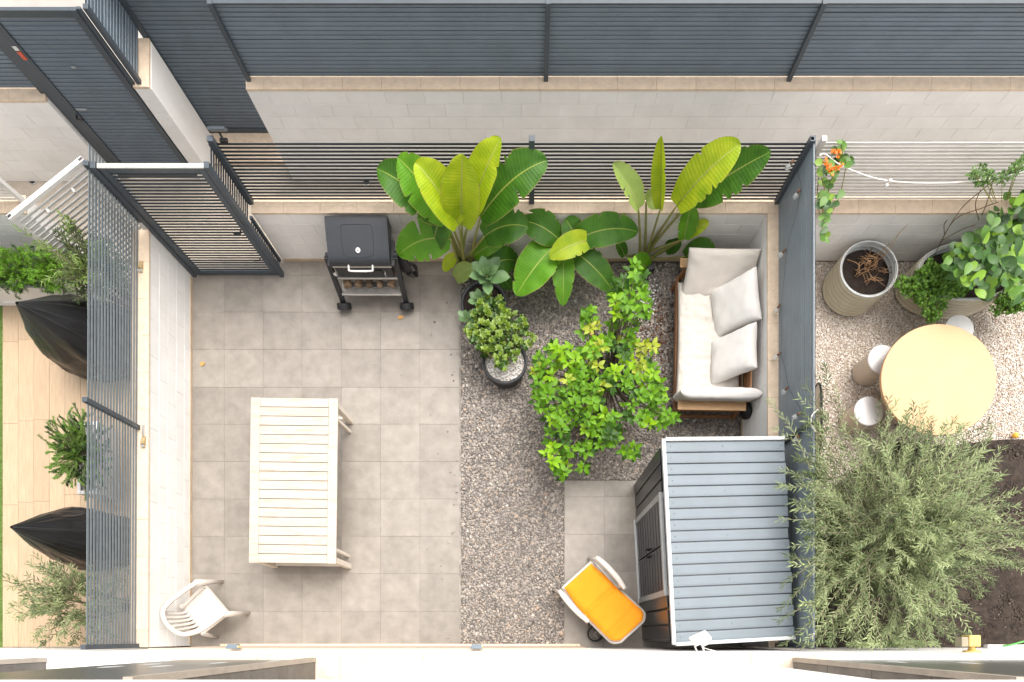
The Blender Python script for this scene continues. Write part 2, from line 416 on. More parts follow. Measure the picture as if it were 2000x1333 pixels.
# white floodlight on bracket
p = P(1367, 1272, 2.6)
t = thing('floodlight', 'white floodlight on a bent bracket above the shed corner', 'floodlight', (p.x, HY, 2.6)); t.scale = (.8, .8, .8)
Mr = Matrix.Rotation(R(24), 3, 'Z') @ Matrix.Rotation(R(35), 3, 'X')
bevel(MB().box((0.0, 0.20, 0.02), (0.25, 0.05, 0.19), Mr).build('lamp_head', m_whitemetal, t), .012)
MB().box((0.05, 0.15, 0.0), (0.10, 0.07, 0.09), Mr).build('driver_box', m_whitemetal, t)
for s in (-1, 1):
    MB().tube([(-.04 + s * .05, .16, 0.01), (-.01 + s * .05, .08, -.02), (.02 + s * .05, .01, -.02)], 0.011, 8).build('bracket_arm', m_whitemetal, t, True)
MB().box((0.02, .008, -.02), (.14, .016, .05)).build('mount_plate', m_whitemetal, t)
MB().tube([(.05, .14, 0), (.06, .07, -.03), (.12, .05, -.02), (.20, .03, 0), (.24, .01, 0)], .006, 6).build('cable', m_whitemetal, t, True)
# yellow lamp
p = P(1893, 1275, 2.4)
t = thing('wall_lamp', 'yellow square wall lamp on a round mount below the bush', 'wall lamp', (p.x, HY, 2.4))
my = mat('yellow_brass', (0.62, 0.43, 0.13), 0.5, var=0.1)
bevel(MB().box((.02, .13, 0), (.13, .13, .13)).build('lamp_body', my, t), .01)
bevel(MB().box((-.085, .12, 0), (.075, .11, .11)).build('lamp_lens', mat('smoked_lens', (0.33, 0.29, 0.2), 0.2), t), .005)
MB().cyl((.03, .08, 0), (.03, .02, 0), .022, .045).build('neck', my, t, True)
MB().cyl((.03, .022, 0), (.03, 0.0, 0), .085, .09, 20).build('mount', my, t)
# small white trunking and hose on the right
p = P(1965, 1266, 0.4)
bevel(tag(MB().box((0, 0, 0), (0.6, 0.10, 0.09)).build('cable_trunking', m_whitemetal, loc=p), 'pale plastic channel against the house wall in the right corner', 'channel'), .008)
hp = [P(2040, 1246, .55), P(2000, 1253, .52), P(1975, 1260, .5), P(1960, 1262, .5)]
tag(MB().tube(hp, 0.013, 8).build('garden_hose', mat('green_hose', (0.10, 0.42, 0.08), 0.4), smooth=True), 'bright green garden hose end on the pale channel', 'hose')

# ------------------------------------------------------------------ block walls
def block_wall(name, label, A, B, h, courses, thick, face, capw, capz=0.035, capstep=0.5, blockstart=0, caph_off=0.0, m=None, lowest=0):
    """A->B ground line of the visible face; face = +1 if face looks to the left of A->B, -1 to the right"""
    m = m or m_white
    A = Vector((*A, 0)); B = Vector((*B, 0)); d = B - A; L = d.length; ang = math.atan2(d.y, d.x)
    t = thing(name, label, 'wall', A, ang)
    MB().box((L / 2, -face * (thick / 2 + 0.006), h / 2), (L, thick - 0.012, h)).build('wall_core', m, t)
    ch = h / courses
    for c in range(lowest, courses):
        x = -0.25 if c % 2 else 0.0
        x -= blockstart
        while x < L - 0.01:
            a = max(x, 0); b = min(x + 0.50, L)
            if b - a > 0.03:
                me = boxmesh('block', (round(b - a - 0.002, 4), 0.03, round(ch - 0.002, 4)), m, 0.003)
                put('block', me, t, ((a + b) / 2, -face * 0.015 + random.uniform(-.0012, .0012), ch * (c + .5)))
            x += 0.50
    x = -random.uniform(0, .3)
    while x < L:
        a = max(x, 0); b = min(x + capstep, L)
        if b - a > 0.02:
            me = boxmesh('coping_stone', (round(b - a - 0.002, 3), capw, capz), m_cop, 0.0025)
            put('coping_stone', me, t, ((a + b) / 2, face * caph_off - face * (capw / 2 - 0.008), h + capz / 2 + random.uniform(-.001, .001)))
        x += capstep
    return t
bw = block_wall('block_wall', 'low white block wall behind the barbecue and the strelitzias', (-3.80, YB), (XR + 0.005, YB), 1.0, 5, 0.22, -1, 0.24)
lw = block_wall('block_wall', 'low white block wall along the left edge of the tiled patio', (XL - .01, HY + .03), (XL + .005, 5.50), 1.0, 5, 0.24, -1, 0.24)
rw = block_wall('block_wall', 'low white block wall behind the cream sofa and the shed', (XR, YB + .20), (XR + .01, HY + .03), 1.0, 5, 0.24, -1, 0.25)
for wl_, ln_ in ((bw, XR + 3.80), (lw, 5.66), (rw, 6.0)):
    bevel(MB().box((ln_ / 2, -.004, .03), (ln_ - .04, .012, .06)).build('base_strip', mat('base_stone', (0.55, 0.43, 0.31), .8, var=.12, scale=7, bump=.2, patch=.5, pscale=3, pcol=(.42, .28, .16)), wl_), .002)
nw = block_wall('block_wall', "low white block wall behind the neighbour's ribbed planters", (XR + .28, YB), (8.5, YB), 1.0, 5, 0.22, -1, 0.24)
nl = block_wall('block_wall', "low white block wall behind the neighbour's long green planter", (-9.5, YB), (-6.86, YB), 1.0, 5, 0.22, -1, 0.24)
ow = block_wall('block_wall', 'long white block wall across the alley under the dark louvred fence', (-3.63, 6.95), (8.6, 6.95), 1.5, 8, 0.3, -1, 0.30, lowest=1, capstep=0.5)
ol = block_wall('block_wall', 'white block wall across the alley in the far left corner', (-10.0, 6.95), (-6.31, 6.95), 1.34, 7, 0.3, -1, 0.30)
pr = block_wall('gate_pier', 'white block pier with a beige cap between the two dark alley gates', (-5.07, 6.98), (-4.86, 6.98), 1.5, 8, 0.60, -1, 0.62)
MB().box((0.205, 0.30, 0.75), (0.02, 0.6, 1.49)).build('side_render', m_white, pr)
owr = MB().box((0.004, 0.15, 0.75), (0.012, 0.3, 1.49)).build('end_render', m_white, ow)

# ------------------------------------------------------------------ fences
def fence(name, label, A, B, z0, z1, n, sh, st, posts, m, mp=None, posth=None, pz0=None, back=False, tilt=0.0, pw=0.06, rail=False, off=0.0, cat='fence', pside=0.0, toprail=0.0):
    A = Vector((*A, 0)); B = Vector((*B, 0)); d = B - A; L = d.length; ang = math.atan2(d.y, d.x)
    t = thing(name, label, cat, A, ang)
    mp = mp or m
    cuts = sorted(posts); seg = []
    pts = [0.0] + [c for c in cuts if 0.05 < c < L - 0.05] + [L]
    pitch = (z1 - z0) / n
    for a, b in zip(pts[:-1], pts[1:]):
        for i in range(n):
            me = boxmesh('slat', (round(b - a - 0.012, 3), st, sh), m, min(0.003, st * .25))
            o = put('slat', me, t, ((a + b) / 2, random.uniform(-.0008, .0008), z0 + pitch * (i + .5) + random.uniform(-.001, .001)), (tilt, random.uniform(-.0006, .0006), 0))
    for c in cuts:
        a0 = z0 - 0.03 if pz0 is None else pz0; a1 = z1 + 0.05 if posth is None else posth
        bevel(MB().box((c, pside, (a0 + a1) / 2), (pw, pw, a1 - a0)).build('post', mp, t), .004)
    if back: MB().box((L / 2, back, (z0 + z1) / 2), (L, 0.004, z1 - z0)).build('gap_shade_sheet', mat('gap_shade_dark', (0.03, 0.035, 0.04), 0.6), t)  # dark sheet added behind the louvres so their gaps read as shade
    if toprail: bevel(MB().box((L / 2, 0, z1 + 0.012), (L, toprail, 0.024)).build('top_rail', mp, t), .004)
    return t
fb = fence('slat_fence', 'open dark slat fence on the wall behind the strelitzias', (-3.80, 5.885), (3.34, 5.885), 1.05, 1.99, 17, 0.029, 0.007, [0.0, 3.81, 7.14], m_slatdark, mp=m_dark, posth=2.06, pw=.07, pside=-.012)
fleft = fence('slat_fence', 'open grey slat fence along the left wall beside the black covers', (-5.345, HY + .03), (-5.315, 5.90), 1.05, 1.96, 17, 0.034, 0.006, [0.02, 2.98, 5.8], m_slatgrey, mp=m_dark, posth=2.0)
fr = fence('louvre_fence', 'closed slate grey louvre fence behind the shed and the sofa', (3.366, 5.90), (3.366, HY + .03), 1.04, 2.03, 17, 0.050, 0.016, [0.03, 3.37, 6.04], mat('slate_sky_sheen', (0.205, 0.245, 0.28), 0.45, var=.08, scale=3, rnd=.04), mp=m_dark, back=0.012, tilt=0.0, posth=2.06, pside=-.035, pw=0.045)  # paler than the other slate paint: sky reflection put into the colour
fnr = fence('slat_fence', "white slat fence on the wall behind the neighbour's ribbed planters", (3.46, 5.90), (8.4, 5.90), 1.04, 1.98, 17, 0.038, 0.012, [0.03, 4.9], m_whitemetal, tilt=R(14))
fnl = fence('slat_fence', 'white slat fence at the far left edge above the long planter', (-9.4, 5.885), (-6.86, 5.885), 1.05, 1.98, 17, 0.040, 0.012, [2.51], m_whitemetal, tilt=R(14))
fo = fence('louvre_fence', 'long dark louvre fence across the alley with sloping posts', (-3.61, 7.09), (8.6, 7.09), 1.55, 2.42, 17, 0.0475, 0.012, [0.02, 3.80, 6.89], m_slate, mp=m_dark, back=0.014, tilt=R(9), posth=2.46, pside=-.03, pw=0.055, toprail=0.07)
fol = fence('louvre_fence', 'dark louvre fence across the alley in the far left corner', (-10.0, 7.09), (-6.31, 7.09), 1.39, 2.42, 19, 0.050, 0.012, [3.66], m_slate, mp=m_dark, back=0.014, tilt=R(9), posth=2.44, pside=-.03)
bevel(MB().box((3.77, -.06, 1.22), (.14, .05, 2.44)).build('end_post', m_dark, fol), .004)
fp = fence('louvre_fence', 'short slate louvre fence running back on the white pier', (-4.985, 7.0), (-4.985, 9.6), 1.55, 2.42, 17, 0.047, 0.012, [0.03], m_slate, mp=m_dark, back=0.014, tilt=R(14), posth=2.44)

def gate(name, label, x0, x1, Y, z0, z1, n, sh, st, m, mf, fw=0.06, closed=False, topm=None):
    t = thing(name, label, 'gate', (x0, Y, 0)); L = x1 - x0
    for xx_ in (fw / 2, L - fw / 2):
        bevel(MB().box((xx_, 0, (z0 + z1) / 2), (fw, 0.045, z1 - z0)).build('stile', mf, t), .004)
    bevel(MB().box((L / 2, 0, z1 - fw / 2), (L - 2 * fw - .004, 0.043, fw)).build('top_rail', mf, t), .004)
    bevel(MB().box((L / 2, 0, z0 + fw / 2), (L - 2 * fw - .004, 0.043, fw)).build('bottom_rail', mf, t), .004)
    a, b = z0 + fw, z1 - fw; pitch = (b - a) / n
    for i in range(n):
        put('slat', boxmesh('slat', (round(L - 2 * fw - .002, 3), st, sh), m, min(.003, st * .25)), t, (L / 2, 0, a + pitch * (i + .5)), (R(9) if closed else 0, 0, 0))
    if closed: MB().box((L / 2, 0.02, (a + b) / 2), (L - fw, 0.004, b - a)).build('gap_shade_sheet', mat('gap_shade_dark', (0, 0, 0)), t)  # added dark sheet, gives the slat gaps their shade
    return t
gt = gate('garden_gate', 'dark slatted metal garden gate with pale top edge behind the tiled patio', -5.10, -3.86, 5.52, 0.03, 2.08, 35, 0.028, 0.007, m_slatdark, m_dark, 0.075)
bevel(MB().box((0.62, 0, 2.089), (1.26, 0.055, 0.018)).build('top_cap', mat('pale_cap', (0.44, 0.45, 0.42), .5, var=.12, scale=8), gt), .003)
for xx_ in (-0.05, 1.285):
    bevel(MB().box((xx_, 0.0, 1.055), (0.06, 0.08, 2.11)).build('post', m_dark, gt), .004)
for zz in (0.45, 1.02):
    MB().tube([(1.15, -.03, zz), (1.15, -.065, zz), (1.06, -.07, zz)], .011, 8).build('lever_handle', m_black, gt, True)
gs = thing('side_panel', 'narrow dark slatted return panel beside the gate', 'fence panel', (-3.83, 5.56, 0), R(90))
for (L, za, zb, n) in ((0.32, 1.05, 2.0, 17), (0.16, 0.05, 0.98, 17)):
    for i in range(n):
        put('slat', boxmesh('slat', (L - .01, 0.008, 0.028), m_slatdark, .002), gs, (L / 2, 0, za + (zb - za) / n * (i + .5)))
    bevel(MB().box((L - 0.015, 0, (za + zb) / 2), (0.04, 0.04, zb - za)).build('stile', m_dark, gs), .003)
gl = gate('alley_gate', 'closed dark louvre gate across the alley with stickers in the upper left', -6.15, -5.09, 7.0, 0.05, 2.44, 42, 0.052, 0.012, mat('gate_slate_paint', (0.12, 0.155, 0.19), 0.42, var=.08, scale=4, rnd=.05), m_dark, 0.08, True)
bevel(MB().box((1.085, .012, 1.24), (.05, .03, 2.40)).build('jamb', m_dark, gl), .003)
MB().box((0.02, -0.027, 1.93), (0.05, 0.004, 0.10)).build('red_sticker', mat('red_sticker', (0.65, 0.10, 0.05), 0.5), gl)
MB().box((0.02, -0.027, 2.02), (0.05, 0.004, 0.05)).build('white_sticker', mat('white_sticker', (0.7, 0.7, 0.68), 0.5), gl)
for (a, b, wv, hv) in ((.17, 1.20, .14, .025), (.52, 1.78, .05, .025)):
    MB().box((a, -0.018, b), (wv, 0.003, hv)).build('paint_patch', mat('paint_patch', (0.35, 0.37, 0.38), 0.5), gl)
MB().tube([(.05, -.03, 1.12), (.05, -.08, 1.12), (.14, -.085, 1.12)], .012, 8).build('lever_handle', m_black, gl, True)
g2 = gate('alley_gate', 'tall dark louvre gate recessed beside the white pier across the alley', -4.98, -3.5, 7.68, 0.03, 2.44, 42, 0.052, 0.012, mat('gate_slate_paint', (0.12, 0.155, 0.19), 0.42, var=.08, scale=4, rnd=.05), m_dark, 0.08, True)
st = MB().box((-4.2, 7.45, 0.01), (1.3, 0.5, 0.06)).build('door_step', m_cop); tag(st, 'beige stone step in front of the recessed alley gate', 'step')
# neighbour's open white gate
A = P(160, 308, 1.95); B = P(14, 425, 1.95); d = B - A; Lg = d.length; ga = math.atan2(d.y, d.x)
t = thing('open_gate', "neighbour's white slatted gate standing open by the alley", 'gate', (A.x, A.y, 0), ga)
for xx_ in (0.03, Lg - .03): bevel(MB().box((xx_, 0, 1.0), (0.06, 0.045, 1.9)).build('stile', m_whitemetal, t), .004)
bevel(MB().box((Lg / 2, 0, 1.925), (Lg, 0.06, 0.05)).build('top_rail', m_whitemetal, t), .004)
bevel(MB().box((Lg / 2, 0, .08), (Lg - .12, 0.045, 0.06)).build('bottom_rail', m_whitemetal, t), .004)
for i in range(26):
    put('slat', boxmesh('slat', (round(Lg - .12, 3), .012, .045), m_whitemetal, .003), t, (Lg / 2, 0, .14 + i * .067), (R(-18), 0, 0))
for xx_ in (.35, .75):
    MB().cyl((xx_, .03, 1.78), (xx_, .09, 1.78), .02, .016, 10).build('latch_knob', m_whitemetal, t, True)
# drains in the alley
def drain(px, py, lab, r=0.06):
    p = P(px, py, 0.0)
    t = thing('drain_cover', lab, 'drain', (p.x, p.y, 0.0))
    MB().lathe([(r, 0), (r, .008), (r * .8, .012), (r * .75, .008)], n=20).build('rim', m_steel, t, True)
    MB().lathe([(0.0005, .006), (r * .76, .006)], n=20).build('grate', m_black, t)
drain(64, 354, 'round grey drain cover on the alley floor left of the open white gate')
drain(716, 356, 'small dark drain on the alley floor seen through the slat fence')
# security spotlight on back fence left post
p = P(430, 272, 2.0)
t = thing('spotlight', 'small black spotlight clamped to the left end of the slat fence', 'spotlight', (p.x, 5.885, 2.0))
bevel(MB().box((.02, .06, .10), (.20, .03, .10), Matrix.Rotation(R(30), 3, 'X')).build('lamp_head', m_dark, t), .006)
MB().tube([(.03, .04, .08), (.05, 0, .03), (.05, 0, 0)], .014, 8).build('bracket', m_black, t, True)
MB().box((.05, 0, 0.012), (.09, .04, .03)).build('clamp', m_black, t)
# wedge lights on the left coping
for (px, py, lab, lg) in ((276, 520, 'small brass wedge light on the left coping nearest the gate', .10), (281, 862, 'longer brass and steel wedge light on the left coping beside the fence post', .22)):
    p = P(px, py, 1.036)
    t = thing('coping_light', lab, 'light', (p.x, p.y, 1.036))
    MB().add([(-.03, -.06, 0), (.03, -.06, 0), (.03, .06, 0), (-.03, .06, 0), (-.02, -.05, .05), (.025, -.05, .05), (.03, .06, .012), (-.01, .06, .012)],
             [(3, 2, 1, 0), (4, 5, 6, 7), (0, 1, 5, 4), (2, 3, 7, 6), (1, 2, 6, 5), (3, 0, 4, 7)]).build('wedge', mat('dull_brass', (0.42, 0.31, 0.16), .5, var=.2, scale=20), t)
    MB().box((0, -.075, .02), (.055, .028, .04)).build('foot', m_steel, t)
    if lg > .2: MB().box((.0, .14, .012), (.028, .15, .02)).build('arm', m_steel, t)

# ------------------------------------------------------------------ white slatted table
m_tablew = mat('whitewashed_wood', (0.475, 0.42, 0.35), 0.6, var=0.06, scale=3, stretch=(1, 6, 6), bump=0.12, bscale=30, patch=0.85, pscale=3.5, pcol=(0.40, 0.30, 0.205), rnd=0.03)
m_tableside = mat('painted_wood', (0.70, 0.63, 0.54), 0.6, var=0.06, scale=4, bump=0.1)
c = P(573, 939, 0.75)
t = thing('garden_table', 'long white slatted wooden table in the middle of the tiled patio', 'table', (c.x, c.y, 0), R(-0.7))
W2, L2 = 1.225 / 2, 2.325 / 2
for s in (-1, 1):
    bevel(MB().box((s * (W2 - .065), 0, .735), (.13, L2 * 2, .03)).build('side_rail', m_tablew, t), .004)
n = 18; pitch = 2 * L2 / n
for i in range(n):
    o = put('slat', boxmesh('slat', (W2 * 2 - .265, pitch - .008, .022), m_tablew, .003), t, (random.uniform(-.001, .001), -L2 + pitch * (i + .5), .738 + random.uniform(-.001, .001)), (0, 0, random.uniform(-.0015, .0015)))
MB().box((0, 0, .708), (W2 * 2 - .2, L2 * 2 - .14, .012)).build('under_tray', mat('tray_brown', (0.35, 0.29, 0.23), .8), t)
for s in (-1, 1):
    bevel(MB().box((s * (W2 - .05), 0, .665), (.03, L2 * 2 - .24, .085)).build('apron', m_tableside, t), .003)
    bevel(MB().box((0, s * (L2 - .05), .665), (W2 * 2 - .24, .03, .085)).build('apron', m_tableside, t), .003)
    for q in (-1, 1):
        bevel(MB().bar((s * (W2 - .06), q * (L2 - .06), .715), (s * (W2 - .05), q * (L2 - .05), 0), .08, .08, (0, 1, 0)).build('leg', m_tableside, t), .005)
        bevel(MB().bar((s * (W2 - .085), q * (L2 - .23), .70), (s * (W2 - .06), q * (L2 - .21), 0.0), .045, .045, (0, 1, 0)).build('brace_leg', m_tableside, t), .004)
for q in (-1, 1): bevel(MB().box((0, q * (L2 - .055), .12), (W2 * 2 - .2, .04, .05)).build('stretcher', m_tableside, t), .003)
# rust mark under the lower end
p = P(620, 1119, 0.002)

# ------------------------------------------------------------------ white plastic chair
m_plast = mat('white_plastic', (0.55, 0.505, 0.455), 0.38, var=0.03, scale=4, patch=0.2, pscale=4, pcol=(0.50, 0.45, 0.385))
t = thing('plastic_chair', 'white plastic armchair in the lower left corner of the patio', 'chair', (-4.78, .36, 0), R(-50))
def seatf(u, v):
    y = .26 - .50 * u; hw = .245 - .03 * u; x = (v * 2 - 1) * hw
    z = .435 - .035 * u - .02 * (1 - (2 * v - 1) ** 2) * math.sin(u * 3.1) + (-.03 * max(0, (u - 0) * -8 + 1) if u < .125 else 0)
    return (x, y, z)
o = MB().grid(seatf, 12, 10).build('seat', m_plast, t, True); sm_ = o.modifiers.new('s', 'SOLIDIFY'); sm_.thickness = .012
# back and arm hoop
hoop = []
def hoop_pt(a):
    # a from -1 (left arm front) .. 1 (right arm front)
    th = a * math.pi * .5
    return None
pts = [(-.295, .25, .61), (-.30, .12, .645), (-.30, -.03, .67), (-.285, -.16, .72), (-.225, -.285, .79), (-.12, -.34, .825), (0, -.355, .835)]
pts = pts + [(-x, y, z) for x, y, z in reversed(pts[:-1])]
def smoothpath(pts, n=6):
    P_ = [Vector(p) for p in pts]; out = []
    for i in range(len(P_) - 1):
        p0 = P_[max(i - 1, 0)]; p1 = P_[i]; p2 = P_[i + 1]; p3 = P_[min(i + 2, len(P_) - 1)]
        for k in range(n):
            q = k / n
            out.append(.5 * ((2 * p1) + (p2 - p0) * q + (2 * p0 - 5 * p1 + 4 * p2 - p3) * q * q + (3 * p1 - p0 - 3 * p2 + p3) * q ** 3))
    out.append(P_[-1]); return out
hp = smoothpath(pts, 5)
def ribbon(path, wd, th, outward):
    mb = MB(); vs = []; fs = []
    m = len(path)
    for i, p in enumerate(path):
        a = path[max(i - 1, 0)]; b = path[min(i + 1, m - 1)]; tn = (b - a).normalized()
        o_ = outward(p); o_ = (o_ - tn * o_.dot(tn)).normalized(); u_ = tn.cross(o_).normalized()
        if u_.z < 0: u_ = -u_
        wv = wd(i / (m - 1)) if callable(wd) else wd
        for (sx, sz) in ((-.5, -.5), (-.5, .3), (-.3, .5), (.3, .5), (.5, .3), (.5, -.5)):
            vs.append(p + o_ * wv * sx + u_ * th * sz)
    k = 6
    for i in range(m - 1):
        for j in range(k): fs.append((i * k + j, (i + 1) * k + j, (i + 1) * k + (j + 1) % k, i * k + (j + 1) % k))
    fs.append(tuple(range(k))); fs.append(tuple(range((m - 1) * k + k - 1, (m - 1) * k - 1, -1)))
    return mb.add(vs, fs)
ribbon(hp, .062, .035, lambda p: Vector((p.x, p.y + .02, 0)) + Vector((0, -.001, 0))).build('arm_hoop', m_plast, t, True)
for i, xb in enumerate((-.155, -.093, -.031, .031, .093, .155)):
    xt = xb * 1.28
    yt = -.345 + .35 * (abs(xt)) ** 1.6
    pth = smoothpath([(xb, -.20, .405), (xb * 1.03, -.255, .43), (xb * 1.12, -.30, .60), (xt, yt + .015, .80)], 5)
    ribbon(pth, .040, .012, lambda p: Vector((1, 0, 0))).build('back_slat', m_plast, t, True)
def leg(top, foot, wd):
    top = Vector(top); foot = Vector(foot)
    mb = MB(); mid = top.lerp(foot, .5)
    o = MB().tube([top, mid, foot, foot + Vector((0, 0, -.0))], [wd * 1.15, wd * .95, wd * .62, wd * .6], 8).build('leg', m_plast, t, True)
    return o
leg((-.295, .245, .61), (-.315, .33, 0.0), .042); leg((.295, .245, .61), (.315, .33, 0.0), .042)
leg((-.25, -.22, .44), (-.29, -.29, 0.0), .036); leg((.25, -.22, .44), (.29, -.29, 0.0), .036)
MB().box((0, .245, .41), (.50, .02, .06)).build('front_apron', m_plast, t)
for s in (-1, 1): bevel(MB().bar((s * .262, .24, .425), (s * .24, -.22, .40), .05, .05).build('seat_side', m_plast, t), .01)

# ------------------------------------------------------------------ cushions
def pillow(w_, d_, h_, nu=18, nv=18, ex=4, dimples=(), wr=0.006, seed=0, pinch=.03, lines=()):
    def fn(sgn):
        def f(u, v):
            x = 2 * u - 1; y = 2 * v - 1
            # concentrate near edges
            x = math.sin(x * math.pi / 2); y = math.sin(y * math.pi / 2)
            e = max(0.0, (1 - abs(x) ** ex) * (1 - abs(y) ** ex)) ** .42
            z = sgn * h_ / 2 * e
            for (dx, dy, dr, dd) in dimples:
                z -= sgn * dd * math.exp(-(((x * w_ / 2 - dx) ** 2 + (y * d_ / 2 - dy) ** 2) / dr ** 2)) * (1 if sgn > 0 else 0)
            for y0_ in lines: z -= .018 * e * math.exp(-((y * d_ / 2 - y0_) / .018) ** 2) * (sgn > 0)
            z += sgn * wr * e * mnoise.noise(Vector((x * 4 * w_, y * 9 * d_, seed + sgn)))
            z += sgn * wr * .6 * e * mnoise.noise(Vector((x * 22 * w_, y * 7 * d_, seed + 9 + sgn)))
            px_ = x * (1 - pinch * (1 - y * y)); py_ = y * (1 - pinch * (1 - x * x))
            return (px_ * w_ / 2, py_ * d_ / 2, z)
        return f
    mb = MB(); mb.grid(fn(1), nu, nv); b = MB(); b.grid(fn(-1), nu, nv)
    mb.add(b.v, [tuple(reversed(f)) for f in b.f]); return mb
m_canvas = mat('cream_canvas', (0.55, 0.505, 0.455), 0.9, var=0.05, scale=5, bump=0.25, bscale=220, patch=0.4, pscale=2.2, pcol=(0.49, 0.435, 0.375))
m_canvas2 = mat('white_canvas', (0.66, 0.635, 0.605), 0.9, var=0.04, scale=5, bump=0.25, bscale=200)
m_tan = mat('tan_wood', (0.45, 0.28, 0.14), 0.6, col2=(0.34, 0.19, 0.085), scale=6, stretch=(1, 9, 9), bump=.1)
m_teak = mat('teak_wood', (0.33, 0.155, 0.065), 0.55, col2=(0.21, 0.09, 0.035), scale=6, stretch=(6, 1, 6), bump=0.15, bscale=30, rnd=.12)
# ------------------------------------------------------------------ sofa
s0 = Vector((2.63, 4.30, 0))
t = thing('garden_sofa', 'wooden garden sofa with cream cushions against the right wall', 'sofa', s0, R(-1))
def sb_(name, a, d_, m_=m_teak, rot=None):
    return bevel(MB().box(a, d_, rot).build(name, m_, t), .005)
for i in range(6): put('seat_slat', boxmesh('seat_slat', (.80, .10, .02), m_teak, .003), t, (0, -.72 + i * .29, .30))
sb_('front_rail', (-.475, 0, .27), (.035, 1.98, .10)); sb_('rear_rail', (.46, 0, .30), (.035, 1.9, .10))
for q in (-1, 1):
    for s in (-1, 1):
        sb_('leg', (s * .44, q * .98, .28), (.06, .05, .56), m_teak, Matrix.Rotation(R(-s * 8), 3, 'Y'))
    sb_('arm_plank', (-.02, q * 1.02, .585), (.98, .13, .028), m_tan)
    sb_('arm_rail', (0, q * .99, .36), (.82, .03, .08)); sb_('arm_foot', (0, q * .99, .10), (.86, .035, .05))
for i in range(3): sb_('back_slat', (.50, 0, .42 + i * .12), (.025, 1.9, .07))
MB().tube([(.60, -.98, .35), (.52, -1.0, .35)], .12, 14).build('rolled_cover', m_black, t, True)
o = pillow(.92, 1.70, .16, 36, 90, 8, [(-.05, -.30, .055, .045), (-.05, .27, .055, .045)], .022, 3, .03, (-.30, .27)).build('seat_cushion', m_canvas, t, True, (-.03, 0, .40))
o = pillow(1.00, .62, .14, 24, 20, 8, (), .014, 11).build('end_cushion', m_canvas, t, True, (.05, .86, .62), (R(46), 0, R(0)))
o = pillow(1.14, .52, .17, 24, 18, 8, (), .012, 15).build('end_cushion', m_canvas2, t, True, (.04, -.875, .60), (R(-76), 0, R(0)))
o = pillow(.72, .70, .24, 20, 20, 5, (), .02, 21, .06).build('back_pillow', m_canvas2, t, True, (.26, .38, .68), (R(6), R(-50), R(4)))
o = pillow(.70, .66, .24, 20, 20, 5, (), .02, 25, .06).build('back_pillow', m_canvas2, t, True, (.25, -.32, .67), (R(-6), R(-48), R(4)))

# ------------------------------------------------------------------ recliner with orange cushion
cA = P(1128, 1125, .42); cB = P(1237, 1234, .85)
dirv = Vector((cB.x - cA.x, cB.y - cA.y)); ra = math.atan2(dirv.y, dirv.x)
t = thing('recliner', 'white plastic recliner with a bright orange cushion beside the shed', 'recliner', (cA.x, cA.y, 0), ra)
m_or = mat('orange_fabric', (0.86, 0.285, 0.004), 0.85, var=0.05, scale=6, bump=0.3, bscale=200)
def cush(u, v):   # along local x
    L = u * 1.19
    if L < .50: x, z = L, .445 - .03 * math.sin(L / .5 * 3.14)
    elif L < .92:
        a = L - .50; x, z = .50 + a * .86, .44 + a * .50
    else:
        a = L - .92; x, z = .861 + a * .80, .65 + a * .60
    hw = .305 * min(1, (1 - max(0, (u - .85) / .15) ** 3 * .35)) * min(1, (.86 + u * 4 * .14) if u < .25 else 1)
    y = (2 * v - 1) * hw
    e = (1 - abs(2 * v - 1) ** 6) * min(1, u * 14, (1 - u) * 14)
    cre = math.exp(-((L - .5) / .016) ** 2) * .05 + math.exp(-((L - .92) / .016) ** 2) * .022
    return x, y, z, e, cre
mb = MB(); mb.grid(lambda u, v: (lambda q: (q[0] - .02 * q[3], q[1], q[2] + .045 * q[3] ** .5 - q[4] + .004 * mnoise.noise(Vector((u * 9, v * 5, 1)))))(cush(u, v)), 44, 16)
b = MB(); b.grid(lambda u, v: (lambda q: (q[0], q[1], q[2] - .02 * q[3]))(cush(u, v)), 44, 16)
mb.add(b.v, [tuple(reversed(f)) for f in b.f]); mb.build('cushion', m_or, t, True)
def frame(u, v):
    x, y, z, e, cc = cush(u, v); return (-.03 + x * 1.06, y * 1.10, z - .035)
o = MB().grid(frame, 30, 10).build('shell', m_plast, t, True); q = o.modifiers.new('s', 'SOLIDIFY'); q.thickness = .02
for s in (-1, 1):
    pth = smoothpath([(-.02, s * .355, .60), (.16, s * .375, .625), (.40, s * .375, .63), (.60, s * .35, .62)], 6)
    ribbon(pth, lambda f: .078 * (0.55 + .9 * math.sin(min(1, max(0, f)) * 3.14) ** .5 * .5), .03, lambda p: Vector((0, 1, 0))).build('armrest', m_plast, t, True)
    for (a, b_) in (((.04, s * .355, .60), (-.10, s * .36, 0)), ((.50, s * .35, .61), (.66, s * .34, 0))):
        MB().tube([a, Vector(a).lerp(Vector(b_), .5), b_], [.028, .026, .020], 8).build('leg', m_plast, t, True)
    bevel(MB().bar((.02, s * .32, .36), (.55, s * .32, .36), .03, .06).build('side_rail', m_plast, t), .006)
# small basket of pebbles beside it
p = P(1163, 1238, .08)
t = thing('pebble_dish', 'dark wire dish of grey pebbles under the recliner', 'dish', (p.x, p.y, 0))
MB().lathe([(.10, 0), (.12, .05), (.125, .085), (.11, .085), (.10, .03)], n=20).build('bowl', m_black, t, True)
for i in range(26):
    a = random.uniform(0, 6.28); r_ = random.uniform(0, .085)
    MB().lathe([(.001, .012), (.010, .007), (.013, 0), (.008, -.008), (.001, -.01)], (r_ * math.cos(a), r_ * math.sin(a), .06 + random.uniform(0, .015)), 6).build('pebble', mat('dish_pebble', (0.35, 0.32, 0.29), .8, rnd=.25), t, True)

